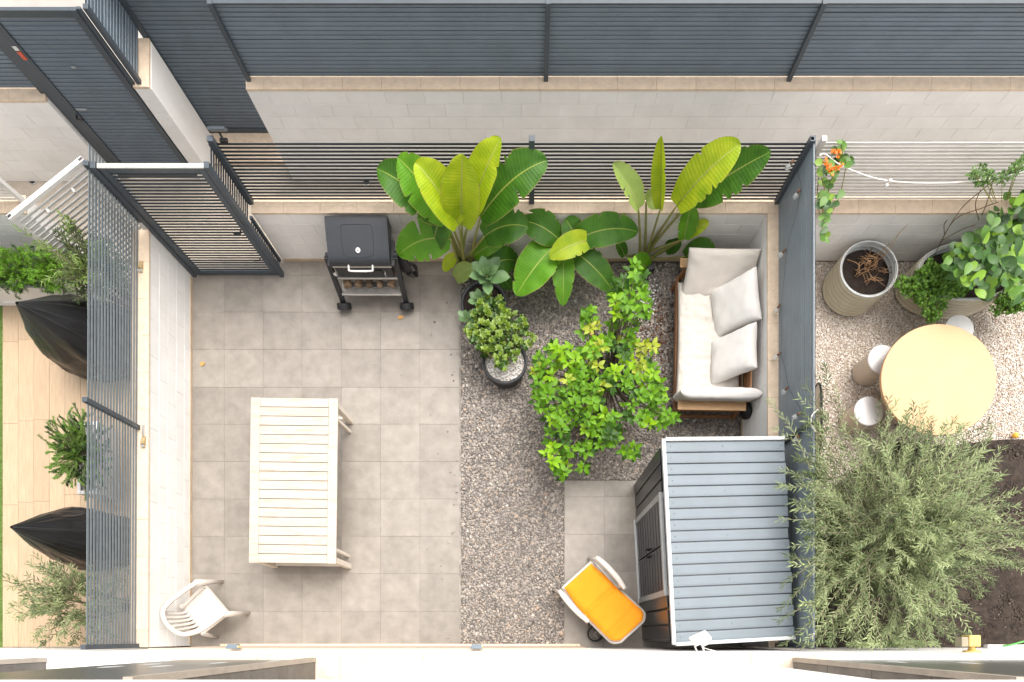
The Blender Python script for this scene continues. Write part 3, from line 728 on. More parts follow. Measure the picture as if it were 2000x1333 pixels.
# ------------------------------------------------------------------ shed
hF, hB = 1.90, 1.70
F1 = P(1240, 965, 0); F2 = P(1251, 1195, 0)
t = thing('garden_shed', 'grey metal garden shed with a ribbed pent roof and dark doors', 'shed', (1.655, 1.12, 0), R(-2.7 + 0))
t.rotation_euler = (0, 0, R(3.0))
m_shedroof = mat('shed_roof_metal', (0.15, 0.182, 0.205), 0.5, var=0.07, scale=2.5, bump=0.03, rnd=0.05, patch=.25, pscale=1.5, pcol=(.135, .175, .19))
m_sheddark = mat('shed_dark_metal', (0.048, 0.050, 0.055), 0.28, var=0.10, scale=4, metal=0.4, rnd=.05)
m_trim = mat('shed_trim', (0.50, 0.51, 0.51), 0.4, var=0.05)
# local: x toward fence, y along
Ln, Dp = 2.40, 1.50
MB().box((Dp / 2 + .02, 0, .85), (Dp - .04, Ln - .04, 1.62)).build('inner_shell', m_sheddark, t)
ny_ = 12
for i in range(ny_):
    y0 = -Ln / 2 + Ln / ny_ * i
    if 3 <= i < 9: continue
    put('front_panel', boxmesh('front_panel', (.022, Ln / ny_ - .022, 1.74), m_sheddark, .008), t, (.0, y0 + Ln / ny_ / 2, .88))
for i in range(8):
    for q in (-1, 1):
        put('side_panel', boxmesh('side_panel', (Dp / 8 - .02, .022, 1.66), m_sheddark, .008), t, (Dp / 8 * (i + .5), q * Ln / 2, .84))
for q in (-1, 1):
    bevel(MB().box((-.012, q * .60, .89), (.05, .075, 1.78)).build('door_post', mat('door_frame_grey', (0.30, 0.31, 0.31), .4), t), .004)
    dr = MB().box((-.006, q * .285, .87), (.03, .55, 1.70)).build('door', m_sheddark, t); bevel(dr, .004)
    for k in range(9): put('rib', boxmesh('rib', (.008, .52, .012), m_sheddark, .002), dr, (-.024, q * .285, .2 + k * .17))
    MB().tube([(-.02, q * .05, 1.02), (-.07, q * .05, 1.02), (-.07, q * .05, .90), (-.02, q * .05, .90)], .012, 6).build('handle', m_black, dr, True)
bevel(MB().box((-.02, 0, 1.745), (.05, 1.28, .06)).build('door_header', MATS['door_frame_grey'], t), .004)
bevel(MB().box((-.02, 0, .02), (.06, 1.28, .04)).build('door_sill', m_trim, t), .004)
# roof panels
RL, RD = 2.45, 1.55; n = 18; x0_ = .01
slope = math.atan2(hF - hB, RD); pw_ = RL / n
for i in range(n):
    y = -RL / 2 + pw_ * i
    mb = MB()
    prof = [(0.0, -.022), (0.0, -.002), (.004, .002), (.030, .004), (pw_ * .5, .0025), (pw_ - .030, .002), (pw_ - .016, 0), (pw_ - .013, -.004), (pw_ - .013, -.022)]
    xa = x0_ + .02; xb = x0_ + RD + random.uniform(-.012, .012)
    vs_ = [(xa, y + a, hF + b - math.tan(slope) * (xa - x0_)) for a, b in prof] + [(xb, y + a, hF + b - math.tan(slope) * (xb - x0_)) for a, b in prof]
    k = len(prof)
    mb.add(vs_, [(j, j + 1, k + j + 1, k + j) for j in range(k - 1)] + [tuple(range(k - 1, -1, -1)), tuple(range(k, 2 * k))])
    rp = mb.build('roof_panel', m_shedroof, t)
    for xs_ in ((.09, .75, 1.5) if i % 4 == 1 else (.09, 1.5)):
        MB().cyl((x0_ + xs_, y + pw_ * .5, hF + .003 - math.tan(slope) * xs_), (x0_ + xs_, y + pw_ * .5, hF + .013 - math.tan(slope) * xs_), .008, .006, 6).build('screw', m_slate, rp)
mb = MB(); zz_ = lambda x_: hF - .019 - math.tan(slope) * (x_ - x0_)
mb.add([(x0_ + .02, -RL / 2, zz_(x0_ + .02)), (x0_ + RD - .02, -RL / 2, zz_(x0_ + RD - .02)), (x0_ + RD - .02, RL / 2, zz_(x0_ + RD - .02)), (x0_ + .02, RL / 2, zz_(x0_ + .02))], [(0, 1, 2, 3)])
mb.build('roof_deck', m_sheddark, t)
def rtrim(a, b, nm): bevel(MB().bar(a, b, .045, .06).build(nm, m_trim, t), .006)
rtrim((x0_, -RL / 2 - .02, hF + .0), (x0_, RL / 2 + .02, hF + .0), 'front_trim')
for q in (-1, 1): rtrim((x0_ + .023, q * (RL / 2 + .015), hF - .002), (x0_ + RD, q * (RL / 2 + .015), hB - .002), 'edge_trim')
# items behind the shed by the house wall
p = P(1498, 1262, .6)
tag(MB().cyl((p.x, HY + .09, 0), (p.x, HY + .09, .75), .045, .04, 12).build('wood_post', mat('rough_wood', (0.28, 0.19, 0.12), .8, var=.3, scale=20), smooth=True), 'short brown wooden post behind the lower shed edge', 'post')

# ------------------------------------------------------------------ barbecue
t = thing('barbecue', 'black charcoal barbecue trolley with a closed lid by the back wall', 'barbecue', (-2.36, 5.30, 0))
lidw = .84
prof = []
for i in range(15):
    a = i / 14
    y = -.18 + .53 * a
    z = .86 + .245 * math.sin(min(1, a * 1.0) * math.pi * .5) ** .55 if a < .72 else None
    prof.append((y, z))
prof = [(-.180, .84), (-.184, .88), (-.178, .915), (-.160, .94), (-.13, .958), (-.02, 1.0), (.09, 1.04), (.20, 1.08), (.28, 1.105), (.32, 1.108), (.345, 1.09), (.355, 1.06), (.356, .84)]
m_lid = mat('lid_enamel', (0.020, 0.023, 0.030), 0.42, var=0.12, scale=5, bump=0.04, bscale=50)
mb = MB(); k = len(prof)
for x in (-lidw / 2, lidw / 2): mb.add([(x, y, z) for y, z in prof], [])
mb.f = [(j, j + 1, k + j + 1, k + j) for j in range(k - 1)] + [tuple(range(k)), tuple(range(2 * k - 1, k - 1, -1)), (0, k, 2 * k - 1, k - 1)]
lid = mb.build('lid', m_lid, t, True); lid.data.set_sharp_from_angle(angle=R(35))
# embossed panel line on the lid
def lidp(x, s_):
    y = -.14 + .40 * s_
    for (a, b) in zip(prof[:-1], prof[1:]):
        if a[0] <= y <= b[0]:
            f = (y - a[0]) / max(1e-6, b[0] - a[0]); return Vector((x, y, a[1] + f * (b[1] - a[1]) + .001))
    return Vector((x, y, 1.09))
loop = []
for (x, s_) in ((-.20, .08), (-.10, .03), (.0, .02), (.10, .03), (.20, .08), (.215, .3), (.215, .6), (.21, .86), (.19, .92), (.0, .93), (-.19, .92), (-.21, .86), (-.215, .6), (-.215, .3)): loop.append(lidp(x, s_))
MB().tube(loop, .004, 6, closed=True).build('emboss', m_lid, lid, True)
q = lidp(0, .22); MB().cyl(q, q + Vector((0, -.012, .018)), .034, .030, 20).build('gauge', m_whitemetal, lid)
MB().cyl(q + Vector((0, -.011, .018)), q + Vector((0, -.013, .021)), .008, .007, 10).build('gauge_needle', m_black, lid)
MB().tube(smoothpath([(-.165, -.17, .875), (-.165, -.23, .865), (-.14, -.255, .86), (.14, -.255, .86), (.165, -.23, .865), (.165, -.17, .875)], 4), .012, 8).build('lid_handle', m_whitemetal, lid, True)
bevel(MB().box((0, .085, .81), (.83, .50, .05)).build('rim_band', m_steel, t), .004)
bevel(MB().box((0, .085, .68), (.80, .48, .23)).build('firebox', m_blackmetal, t), .01)
fd = MB().box((0.02, -.162, .66), (.46, .014, .12)).build('ash_door', m_blackmetal, t); bevel(fd, .004)
for i in range(7): MB().box((-.10 + i * .04, -.171, .655), (.012, .006, .07)).build('vent_slot', m_lid, fd)
MB().cyl((.02, -.165, .72), (.02, -.185, .72), .012, n=10).build('door_knob', m_steel, fd)
MB().tube([(.30, -.165, .72), (.30, -.20, .71), (.30, -.20, .64), (.29, -.185, .61)], .008, 6).build('damper_lever', m_steel, t, True)
for s in (-1, 1):
    bevel(MB().bar((s * .475, -.06, .86), (s * .475, -.30, .06), .07, .06, (0, 1, 0)).build('leg', m_blackmetal, t), .006)
    bevel(MB().bar((s * .475, -.02, .86), (s * .475, .28, .02), .05, .045, (0, 1, 0)).build('leg', m_blackmetal, t), .006)
    wh = MB().cyl((s * .475, -.35, .065), (s * .475, -.275, .115), .105, .105, 20).build('wheel', m_black, t, False); bevel(wh, .012)
    MB().box((s * .44, .0, .83), (.05, .34, .04)).build('side_bracket', m_blackmetal, t)
bevel(MB().box((0, -.145, .53), (.88, .04, .035)).build('cross_bar', m_steel, t), .005)
bevel(MB().box((0, -.22, .30), (.88, .10, .03)).build('lower_shelf', m_steel, t), .005)
for i in range(3): bevel(MB().box((0, -.12 + i * .11, .30), (.88, .09, .02)).build('shelf_slat', m_steel, t), .003)
MB().box((-.435, -.155, .62), (.04, .02, .06)).build('badge', m_whitemetal, t)
mlog = mat('firewood', (0.22, 0.15, 0.09), .85, var=.45, scale=14, bump=.4, rnd=.4)
for i in range(5):
    x = -.34 + i * .16
    tag(MB().cyl((-2.36 + x, 5.30 - .17, .37), (-2.36 + x + random.uniform(-.06, .06), 5.30 + .12, .36), random.uniform(.045, .07), .05, 5).build('firewood_log', mlog, smooth=False),
        ['split log at the left end of the barbecue shelf', 'second split log from the left on the barbecue shelf', 'middle split log on the barbecue shelf', 'fourth split log from the left on the barbecue shelf', 'orange split log at the right end of the barbecue shelf'][i], 'log', 'logs on the barbecue shelf')
# folded side table and coiled cable right of it
bevel(MB().bar((.50, .02, .86), (.58, -.05, .52), .15, .03, (0, 1, 0)).build('folded_side_shelf', m_blackmetal, t), .006)
cb = [(.62 + .075 * math.cos(a) + .008 * math.sin(a * 3.3), .02 + .05 * math.sin(a * 1.9), .42 + .10 * math.sin(a)) for a in [i * .42 for i in range(52)]]
MB().tube(cb, .011, 6).build('coiled_cord', m_black, t, True)
for i in range(3): MB().tube([(.56 + .02 * i, .02, .62), (.58 + .025 * i, -.05, .40 - .02 * i)], .008, 6).build('grill_tool', m_black, t, True)

# ------------------------------------------------------------------ neighbour: round table, stools
m_peach = mat('peach_tabletop', (0.56, 0.34, 0.168), 0.5, var=0.03, scale=3, patch=.2, pscale=3, pcol=(.57, .365, .20))
c = P(1834, 742, .76)
t = thing('round_table', 'large round pale orange table on the cream gravel', 'table', (c.x, c.y, 0))
bevel(MB().lathe([(.001, .76), (.806, .76), (.812, .755), (.812, .715), (.80, .71), (.001, .71)], n=72, sy=.965).build('table_top', m_peach, t), .003)
MB().lathe([(.38, 0), (.38, .03), (.14, .06), (.12, .68), (.30, .71)], n=40).build('pedestal', mat('tan_pedestal', (0.50, 0.40, 0.32), .6), t, True)
m_stool = mat('white_ceramic', (0.60, 0.58, 0.57), 0.35, var=0.03); m_stoolb = mat('sand_ceramic', (0.52, 0.44, 0.36), .6, var=.06)
for (px, py, lab) in ((1874, 643, 'round white stool at the upper edge of the orange table'), (1724, 702, 'round white stool with sand coloured base left of the orange table'), (1697, 803, 'round white stool half hidden by bush twigs')):
    p = P(px, py, .46)
    t = thing('stool', lab, 'stool', (p.x, p.y, 0), group='white stools around the orange table')
    MB().lathe([(.19, 0), (.20, .02), (.185, .2), (.19, .38), (.205, .43)], n=36).build('base', m_stoolb, t, True)
    MB().lathe([(.205, .43), (.212, .44), (.212, .455), (.20, .462), (.001, .464)], n=36).build('seat', m_stool, t, True)

# ------------------------------------------------------------------ ribbed planters
m_rib = mat('sand_ribbed_metal', (0.47, 0.42, 0.31), 0.4, var=0.05, scale=4); m_ribin = mat('galvanised_inside', (0.52, 0.53, 0.52), .4, var=.1)
m_psoil = mat('potting_soil', (0.030, 0.018, 0.012), .95, var=.5, scale=40, bump=1, bscale=120)
def planter(lab, px, py, rx, ry, h=.52):
    p = P(px, py, h); t = thing('ribbed_planter', lab, 'planter', (p.x, p.y, 0))
    prof = []; n = 56
    for i in range(n + 1):
        z = h * i / n; prof.append((1 + .075 * (abs(math.sin(z / h * math.pi * 7)) ** .7 - .6), z))
    MB().lathe([(r_, z) for r_, z in prof], n=56, sx=rx, sy=ry).build('shell', m_rib, t, True)
    MB().lathe([(r_ - .03, z) for r_, z in prof[20:]], n=56, sx=rx, sy=ry).build('inner_wall', m_ribin, t, True)
    MB().tube([(rx * math.cos(a) * .99, ry * math.sin(a) * .99, h) for a in [i * 2 * math.pi / 56 for i in range(56)]], .012, 8, closed=True).build('rim', m_ribin, t, True)
    MB().grid(lambda u, v: (rx * .97 * u * math.cos(v * 6.2832), ry * .97 * u * math.sin(v * 6.2832), h - .16 + .03 * mnoise.noise(Vector((u * 4 * math.cos(v * 6.28), u * 4 * math.sin(v * 6.28), 5)))), 14, 40).build('soil', m_psoil, t, True)
    return t
planter('round sand coloured ribbed planter with dry stalks', 1697, 526, .415, .405)
planter('long oval sand coloured ribbed planter with leafy shrubs', 1892, 530, .74, .42)
p = P(1697, 526, .40)
t = thing('dry_plant', 'tangle of dry brown stalks in the round ribbed planter', 'plant', (p.x, p.y, .36))
md = mat('dry_stalk', (0.42, 0.24, 0.12), .8, var=.3, scale=20, rnd=.2)
for i in range(46):
    a = random.uniform(0, 6.28); r_ = random.uniform(0, .26); x, y = r_ * math.cos(a), r_ * math.sin(a) + .03
    L = random.uniform(.08, .26); b_ = random.uniform(0, 6.28)
    MB().tube(smoothpath([(x, y, 0), (x + L * .4 * math.cos(b_), y + L * .4 * math.sin(b_), .07), (x + L * math.cos(b_ + .6), y + L * math.sin(b_ + .6), random.uniform(.01, .06))], 3), random.uniform(.003, .006), 5).build('stalk', md, t, True)
q = P(1770, 441, 1.0) - p
MB().tube([(-.05, 0, 0), (.10, .06, .25), (q.x * .8, q.y * .8, .50), (q.x, q.y, .66)], [.007, .006, .005, .004], 5).build('stalk', md, t, True)
q = P(1740, 470, .9) - p
MB().tube([(-.02, 0.03, 0), (q.x * .6, q.y * .6, .3), (q.x, q.y, .5)], [.007, .006, .004], 5).build('stalk', md, t, True)
# leaning oval frame
t = thing('oval_frame', 'oval dark edged panel leaning on the far side of the louvre fence', 'panel', (3.50, 2.95, 0))
ov = []
for i in range(40):
    a = i * 2 * math.pi / 40
    y = .56 * math.copysign(abs(math.cos(a)) ** .6, math.cos(a)); z = .56 + .53 * math.copysign(abs(math.sin(a)) ** .6, math.sin(a))
    ov.append(((1.09 - z) * .28 + .42, y, z))
MB().tube(ov, .016, 8, closed=True).build('rim', m_black, t, True)
MB().add(ov, [tuple(range(40))]).build('panel_sheet', m_stoolb, t)

# fruit
p = P(1985, 850, .06)
t = thing('orange_fruit', 'small orange fruit lying at the soil edge', 'fruit', (p.x, p.y, .0))
MB().lathe([(.001, 0), (.03, .006), (.045, .04), (.03, .074), (.001, .08)], n=16).build('fruit_body', mat('orange_peel', (0.85, .42, .05), .5), t, True)

# ------------------------------------------------------------------ string lights on the right fence
t = thing('string_lights', 'string of clear bulbs with brown caps along the louvre fence', 'string lights', (3.34, 3, 0))
bp = [onX(px, py, 3.315) for px, py in ((1512, 294), (1562, 370), (1534, 488), (1523, 596), (1524, 690), (1538, 757), (1563, 807), (1561, 852))]
bp[0] = Vector((3.2, 5.78, 1.85)); bp[3] = P(1523, 596, 1.2); bp[4] = P(1524, 690, 1.2)
m_cap = mat('brown_cap', (0.20, 0.10, 0.06), .4); 
m_bulb = bpy.data.materials.new('clear_bulb'); m_bulb.use_nodes = True
bb = m_bulb.node_tree.nodes['Principled BSDF']; bb.inputs['Transmission Weight'].default_value = .7; bb.inputs['Roughness'].default_value = .08; bb.inputs['Base Color'].default_value = (.85, .87, .86, 1); bb.inputs['IOR'].default_value = 1.2
cab = []
for i, p in enumerate(bp):
    cab.append(p - t.location + Vector((.012, 0, .01)))
    if i < len(bp) - 1: cab.append((p + bp[i + 1]) / 2 - t.location + Vector((.03, 0, -.02)))
    d = Vector((-.12, -.25, -.96)).normalized() if i % 2 else Vector((-.35, -.2, -.9)).normalized()
    l = p - t.location
    MB().cyl(l, l + d * .045, .017, .016, 10).build('socket', m_cap, t, True)
    e = l + d * .045
    mb = MB(); prof = [(.012, 0), (.026, .02), (.033, .045), (.026, .07), (.001, .08)]
    mb.lathe(prof, n=12); qd = d.to_track_quat('Z', 'Y').to_matrix(); mb.v = [tuple(qd @ Vector(v) + e) for v in mb.v]
    mb.build('bulb', m_bulb, t, True)
MB().tube(smoothpath(cab, 3), .002, 4).build('cable', m_black, t, True)
# white cables
def cable(lab, pts, r_=.008, m_=m_whitemetal, nm='white_cable'):
    return tag(MB().tube(smoothpath(pts, 6), r_, 6).build(nm, m_, smooth=True), lab, 'cable')
cable('short white cable hanging over the louvre fence by its middle post', [P(1597, 800, 2.05), P(1586, 812, 2.07), P(1584, 828, 2.05), P(1592, 842, 2.03)], .009)
cable('white cable curling from the fence end down to the house wall', [P(1590, 1238, 2.07), P(1582, 1250, 1.9), P(1572, 1258, 1.6), P(1563, 1270, 1.4)], .009)
t = thing('festoon_line', 'white festoon line with lamps hung along the white slat fence', 'string lights', P(1735, 355, 1.9))
fp_ = [P(1600, 305, 2.05), P(1612, 302, 2.05), P(1640, 322, 1.98), P(1690, 343, 1.9), P(1738, 354, 1.86), P(1800, 358, 1.84), P(1880, 356, 1.85), P(1960, 345, 1.9), P(2010, 333, 1.95)]
MB().tube(smoothpath([p - t.location for p in fp_], 5), .0075, 6).build('cable', m_whitemetal, t, True)
for (px, py) in ((1738, 354), (1731, 363)):
    MB().lathe([(.001, .03), (.018, .02), (.022, 0), (.015, -.02), (.001, -.03)], P(px, py, 1.88) - t.location, 10).build('lamp', m_whitemetal, t, True)

# ------------------------------------------------------------------ left neighbour: covers, planters
m_cov = mat('black_cover', (0.012, 0.012, 0.013), 0.36, var=.25, scale=4, bump=.35, bscale=9, spec=.45)
def cover(lab, apex, base, zt, r0, seed, rot):
    A_ = P(*apex, zt); B_ = P(*base, 0)
    t = thing('furniture_cover', lab, 'cover', (B_.x, B_.y, 0))
    ax = A_ - B_
    def f(u, v):
        a = v * 2 * math.pi; 
        prof = [(0, 1.0), (.2, 1.0), (.45, .84), (.7, .52), (.88, .22), (1.0, .03)]
        for (p0, p1) in zip(prof[:-1], prof[1:]):
            if p0[0] <= u <= p1[0]: q = (u - p0[0]) / (p1[0] - p0[0]); r_ = p0[1] + (p1[1] - p0[1]) * q; break
        fold = 1 + .10 * (1 - u * .5) * math.sin(a * 5 + seed + u * 2.5) * (abs(math.sin(a * 2 + seed)) ** 2) + .07 * mnoise.noise(Vector((math.cos(a) * 2, math.sin(a) * 2, u * 3 + seed))) + .05 * (1 - 2 * abs(mnoise.noise(Vector((math.cos(a) * 3.5 + u * 2, math.sin(a) * 3.5, u * 2.2 + seed * 2))))) + .018 * (1 - 2 * abs(mnoise.noise(Vector((math.cos(a) * 9, math.sin(a) * 9 + u * 5, u * 9 + seed)))))
        x = r0 * r_ * fold * math.cos(a + rot) ; y = r0 * .82 * r_ * fold * math.sin(a + rot)
        c_ = ax * u; c_.z = zt * u
        return (x + c_.x, y + c_.y, c_.z)
    MB().grid(f, 70, 120).build('fabric', m_cov, t, True)
    for vv in (.1, .35, .6, .85):
        MB().tube([Vector(f(i / 20, vv)) for i in range(21)], .0045, 5).build('seam', mat('cover_seam', (.03, .03, .03), .6), t, True)
    return t
cover('black fabric furniture cover rising to a point near the planter', (33, 592), (218, 676), 1.65, .66, 1.0, .3)
cover('black fabric furniture cover near the lower olive bush', (22, 1030), (210, 1058), 1.62, .52, 4.0, 1.1)
def trough(lab, c, d_, h, rz=0):
    t = thing('planter_trough', lab, 'planter', (c[0], c[1], 0), rz); X, Y = d_
    for s in (-1, 1):
        bevel(MB().box((s * (X / 2 - .015), 0, h / 2), (.03, Y, h)).build('side', m_whitemetal, t), .006)
        bevel(MB().box((0, s * (Y / 2 - .015), h / 2), (X - .062, .03, h)).build('side', m_whitemetal, t), .006)
        bevel(MB().box((s * (X / 2 - .02), 0, h + .008), (.05, Y + .02, .02)).build('rim', m_whitemetal, t), .006)
        bevel(MB().box((0, s * (Y / 2 - .02), h + .008), (X - .092, .05, .02)).build('rim', m_whitemetal, t), .006)
    MB().box((0, 0, h - .04), (X - .07, Y - .07, .04)).build('soil', mat('grey_chips', (.45, .42, .39), .9, var=.4, scale=70, bump=1, bscale=90), t)
    return t
p = P(45, 552, .45); trough('long white planter trough full of fine green foliage', (p.x - .25, p.y + .12), (1.7, .42), .45)
p = P(170, 895, .4); trough('white planter trough holding the small conifer by the fence', (p.x + .02, p.y), (.30, 1.05), .40)
cable('white pipe along the foot of the long white planter', [P(-10, 575, .1), P(2, 585, .1), P(10, 590, .1), P(35, 591, .1), P(60, 590, .1)], .014, nm='white_pipe')

# ------------------------------------------------------------------ foliage helpers
def blade_mat(name, col, col2, rib, stripes=150.0, trans=0.3):
    m = bpy.data.materials.new(name); m.use_nodes = True; N = m.node_tree.nodes; Lk = m.node_tree.links
    b = N['Principled BSDF']; b.inputs['Roughness'].default_value = 0.48; b.inputs['Specular IOR Level'].default_value = .35
    uv = N.new('ShaderNodeUVMap'); sp = N.new('ShaderNodeSeparateXYZ'); Lk.new(uv.outputs[0], sp.inputs[0])
    def math_(op, a, b_=None):
        n = N.new('ShaderNodeMath'); n.operation = op
        for i, q in enumerate((a, b_)):
            if q is None: continue
            if isinstance(q, (int, float)): n.inputs[i].default_value = q
            else: Lk.new(q, n.inputs[i])
        return n.outputs[0]
    av = math_('ABSOLUTE', math_('SUBTRACT', sp.outputs[1], 0.5))
    ph = math_('MULTIPLY', math_('SUBTRACT', sp.outputs[0], math_('MULTIPLY', av, 0.12)), stripes)
    nz = N.new('ShaderNodeTexNoise'); nz.inputs['Scale'].default_value = 7; Lk.new(N.new('ShaderNodeNewGeometry').outputs['Position'], nz.inputs['Vector'])
    st_ = math_('ADD', math_('MULTIPLY', math_('SINE', ph), 0.07), math_('MULTIPLY', nz.outputs['Fac'], 1.0))
    mx = N.new('ShaderNodeMix'); mx.data_type = 'RGBA'; mx.inputs[6].default_value = (*col, 1); mx.inputs[7].default_value = (*col2, 1)
    mr = N.new('ShaderNodeMapRange'); mr.inputs[1].default_value = .2; mr.inputs[2].default_value = .85; Lk.new(st_, mr.inputs[0]); Lk.new(mr.outputs[0], mx.inputs[0])
    rb = N.new('ShaderNodeMapRange'); rb.inputs[1].default_value = .006; rb.inputs[2].default_value = .022; rb.inputs[3].default_value = 1; rb.inputs[4].default_value = 0; Lk.new(av, rb.inputs[0])
    m2 = N.new('ShaderNodeMix'); m2.data_type = 'RGBA'; Lk.new(rb.outputs[0], m2.inputs[0]); Lk.new(mx.outputs[2], m2.inputs[6]); m2.inputs[7].default_value = (*rib, 1)
    eg = N.new('ShaderNodeMapRange'); eg.inputs[1].default_value = .47; eg.inputs[2].default_value = .5; eg.inputs[4].default_value = .55; Lk.new(av, eg.inputs[0])
    m3 = N.new('ShaderNodeMix'); m3.data_type = 'RGBA'; Lk.new(eg.outputs[0], m3.inputs[0]); Lk.new(m2.outputs[2], m3.inputs[6]); m3.inputs[7].default_value = (0.40, 0.27, 0.10, 1)
    oi = N.new('ShaderNodeObjectInfo'); hv = N.new('ShaderNodeHueSaturation'); m_ = N.new('ShaderNodeMapRange'); m_.inputs[3].default_value = .85; m_.inputs[4].default_value = 1.15
    Lk.new(oi.outputs['Random'], m_.inputs[0]); Lk.new(m_.outputs[0], hv.inputs['Value']); Lk.new(m3.outputs[2], hv.inputs['Color'])
    Lk.new(hv.outputs[0], b.inputs['Base Color'])
    bp_ = N.new('ShaderNodeBump'); bp_.inputs['Strength'].default_value = .2; bp_.inputs['Distance'].default_value = .004; Lk.new(math_('SINE', ph), bp_.inputs['Height']); Lk.new(bp_.outputs[0], b.inputs['Normal'])
    tr = N.new('ShaderNodeBsdfTranslucent'); ms = N.new('ShaderNodeMixShader'); ms.inputs[0].default_value = trans
    Lk.new(hv.outputs[0], tr.inputs[0]); Lk.new(b.outputs[0], ms.inputs[1]); Lk.new(tr.outputs[0], ms.inputs[2]); Lk.new(ms.outputs[0], N['Material Output'].inputs['Surface'])
    return m
b_dark = blade_mat('blade_dark', (0.030, 0.105, 0.006), (0.070, 0.20, 0.010), (0.30, 0.38, 0.06))
b_mid = blade_mat('blade_mid', (0.075, 0.225, 0.007), (0.14, 0.35, 0.012), (0.36, 0.46, 0.08))
b_lime = blade_mat('blade_lime', (0.27, 0.41, 0.010), (0.50, 0.58, 0.02), (0.55, 0.58, 0.14), trans=.35)
b_pale = blade_mat('blade_pale', (0.22, 0.31, 0.07), (0.31, 0.41, 0.10), (0.42, 0.48, 0.16))
m_stalk = mat('green_stalk', (0.20, 0.26, 0.06), .5, col2=(0.26, 0.20, 0.07), scale=6)

def blade(t, B, T, wd, m, hint=(0, -.45, 1), fold=.35, arch=.10, notches=(), curl=0.0, nu=44, nv=8, seed=0):
    rn = random.Random(seed * 7.3); notches = list(notches) + [(rn.uniform(.15, .92), rn.choice((-1, 1)), rn.uniform(.06, .3)) for _ in range(4)]
    o0 = t.location; B = Vector(B) - o0; T = Vector(T) - o0; hint = Vector(hint)
    L = (T - B).length
    def cen(u): return B.lerp(T, u) + Vector((0, 0, 1)) * arch * L * (4 * u * (1 - u)) - Vector((0, 0, 1)) * arch * L * .8 * u * u
    def f(u, v):
        c_ = cen(u); tn = (cen(min(1, u + .02)) - cen(max(0, u - .02))).normalized()
        nn = (hint - tn * hint.dot(tn)).normalized(); sd_ = tn.cross(nn)
        h = wd / 2 * (max(0, math.sin(math.pi * min(1, (u * .93 + .07) ** .92))) ** .55) * .96
        if u > .995: h *= .15
        s_ = 2 * v - 1
        if abs(s_) > .3:
            for (nu_, sg, dep) in notches:
                if s_ * sg > 0: 
                    w_ = math.exp(-((u - nu_) / .014) ** 2); h *= 1 - dep * w_
        fd = fold + curl * abs(s_)
        rip = .03 * wd * mnoise.noise(Vector((u * 6 + seed, s_ * 1.5, seed * 3.1))) * abs(s_) * 1.6
        return c_ + sd_ * (h * s_ * math.cos(fd)) + nn * (h * abs(s_) * math.sin(fd) + rip)
    mb = MB(); mb.grid(f, nu, nv, uv=True)
    o = mb.build('leaf', m, t, True)
    rib = [cen(i / 12) + Vector((0, 0, -.004)) for i in range(13)]
    MB().tube(rib, [.008 * (1 - .8 * i / 12) for i in range(13)], 6).build('midrib', m_stalk, o, True)
    return o
def stalk(t, A_, B_, r0=.022, r1=.012, bow=.1):
    A_ = Vector(A_) - t.location; B_ = Vector(B_) - t.location
    mid = A_.lerp(B_, .55) + Vector((0, 0, bow * (B_ - A_).length)); 
    MB().tube(smoothpath([A_, A_.lerp(mid, .5) + Vector((0, 0, .05)), mid, B_], 4), [r0 + (r1 - r0) * i / 12 for i in range(13)], 8).build('stalk', m_stalk, t, True)

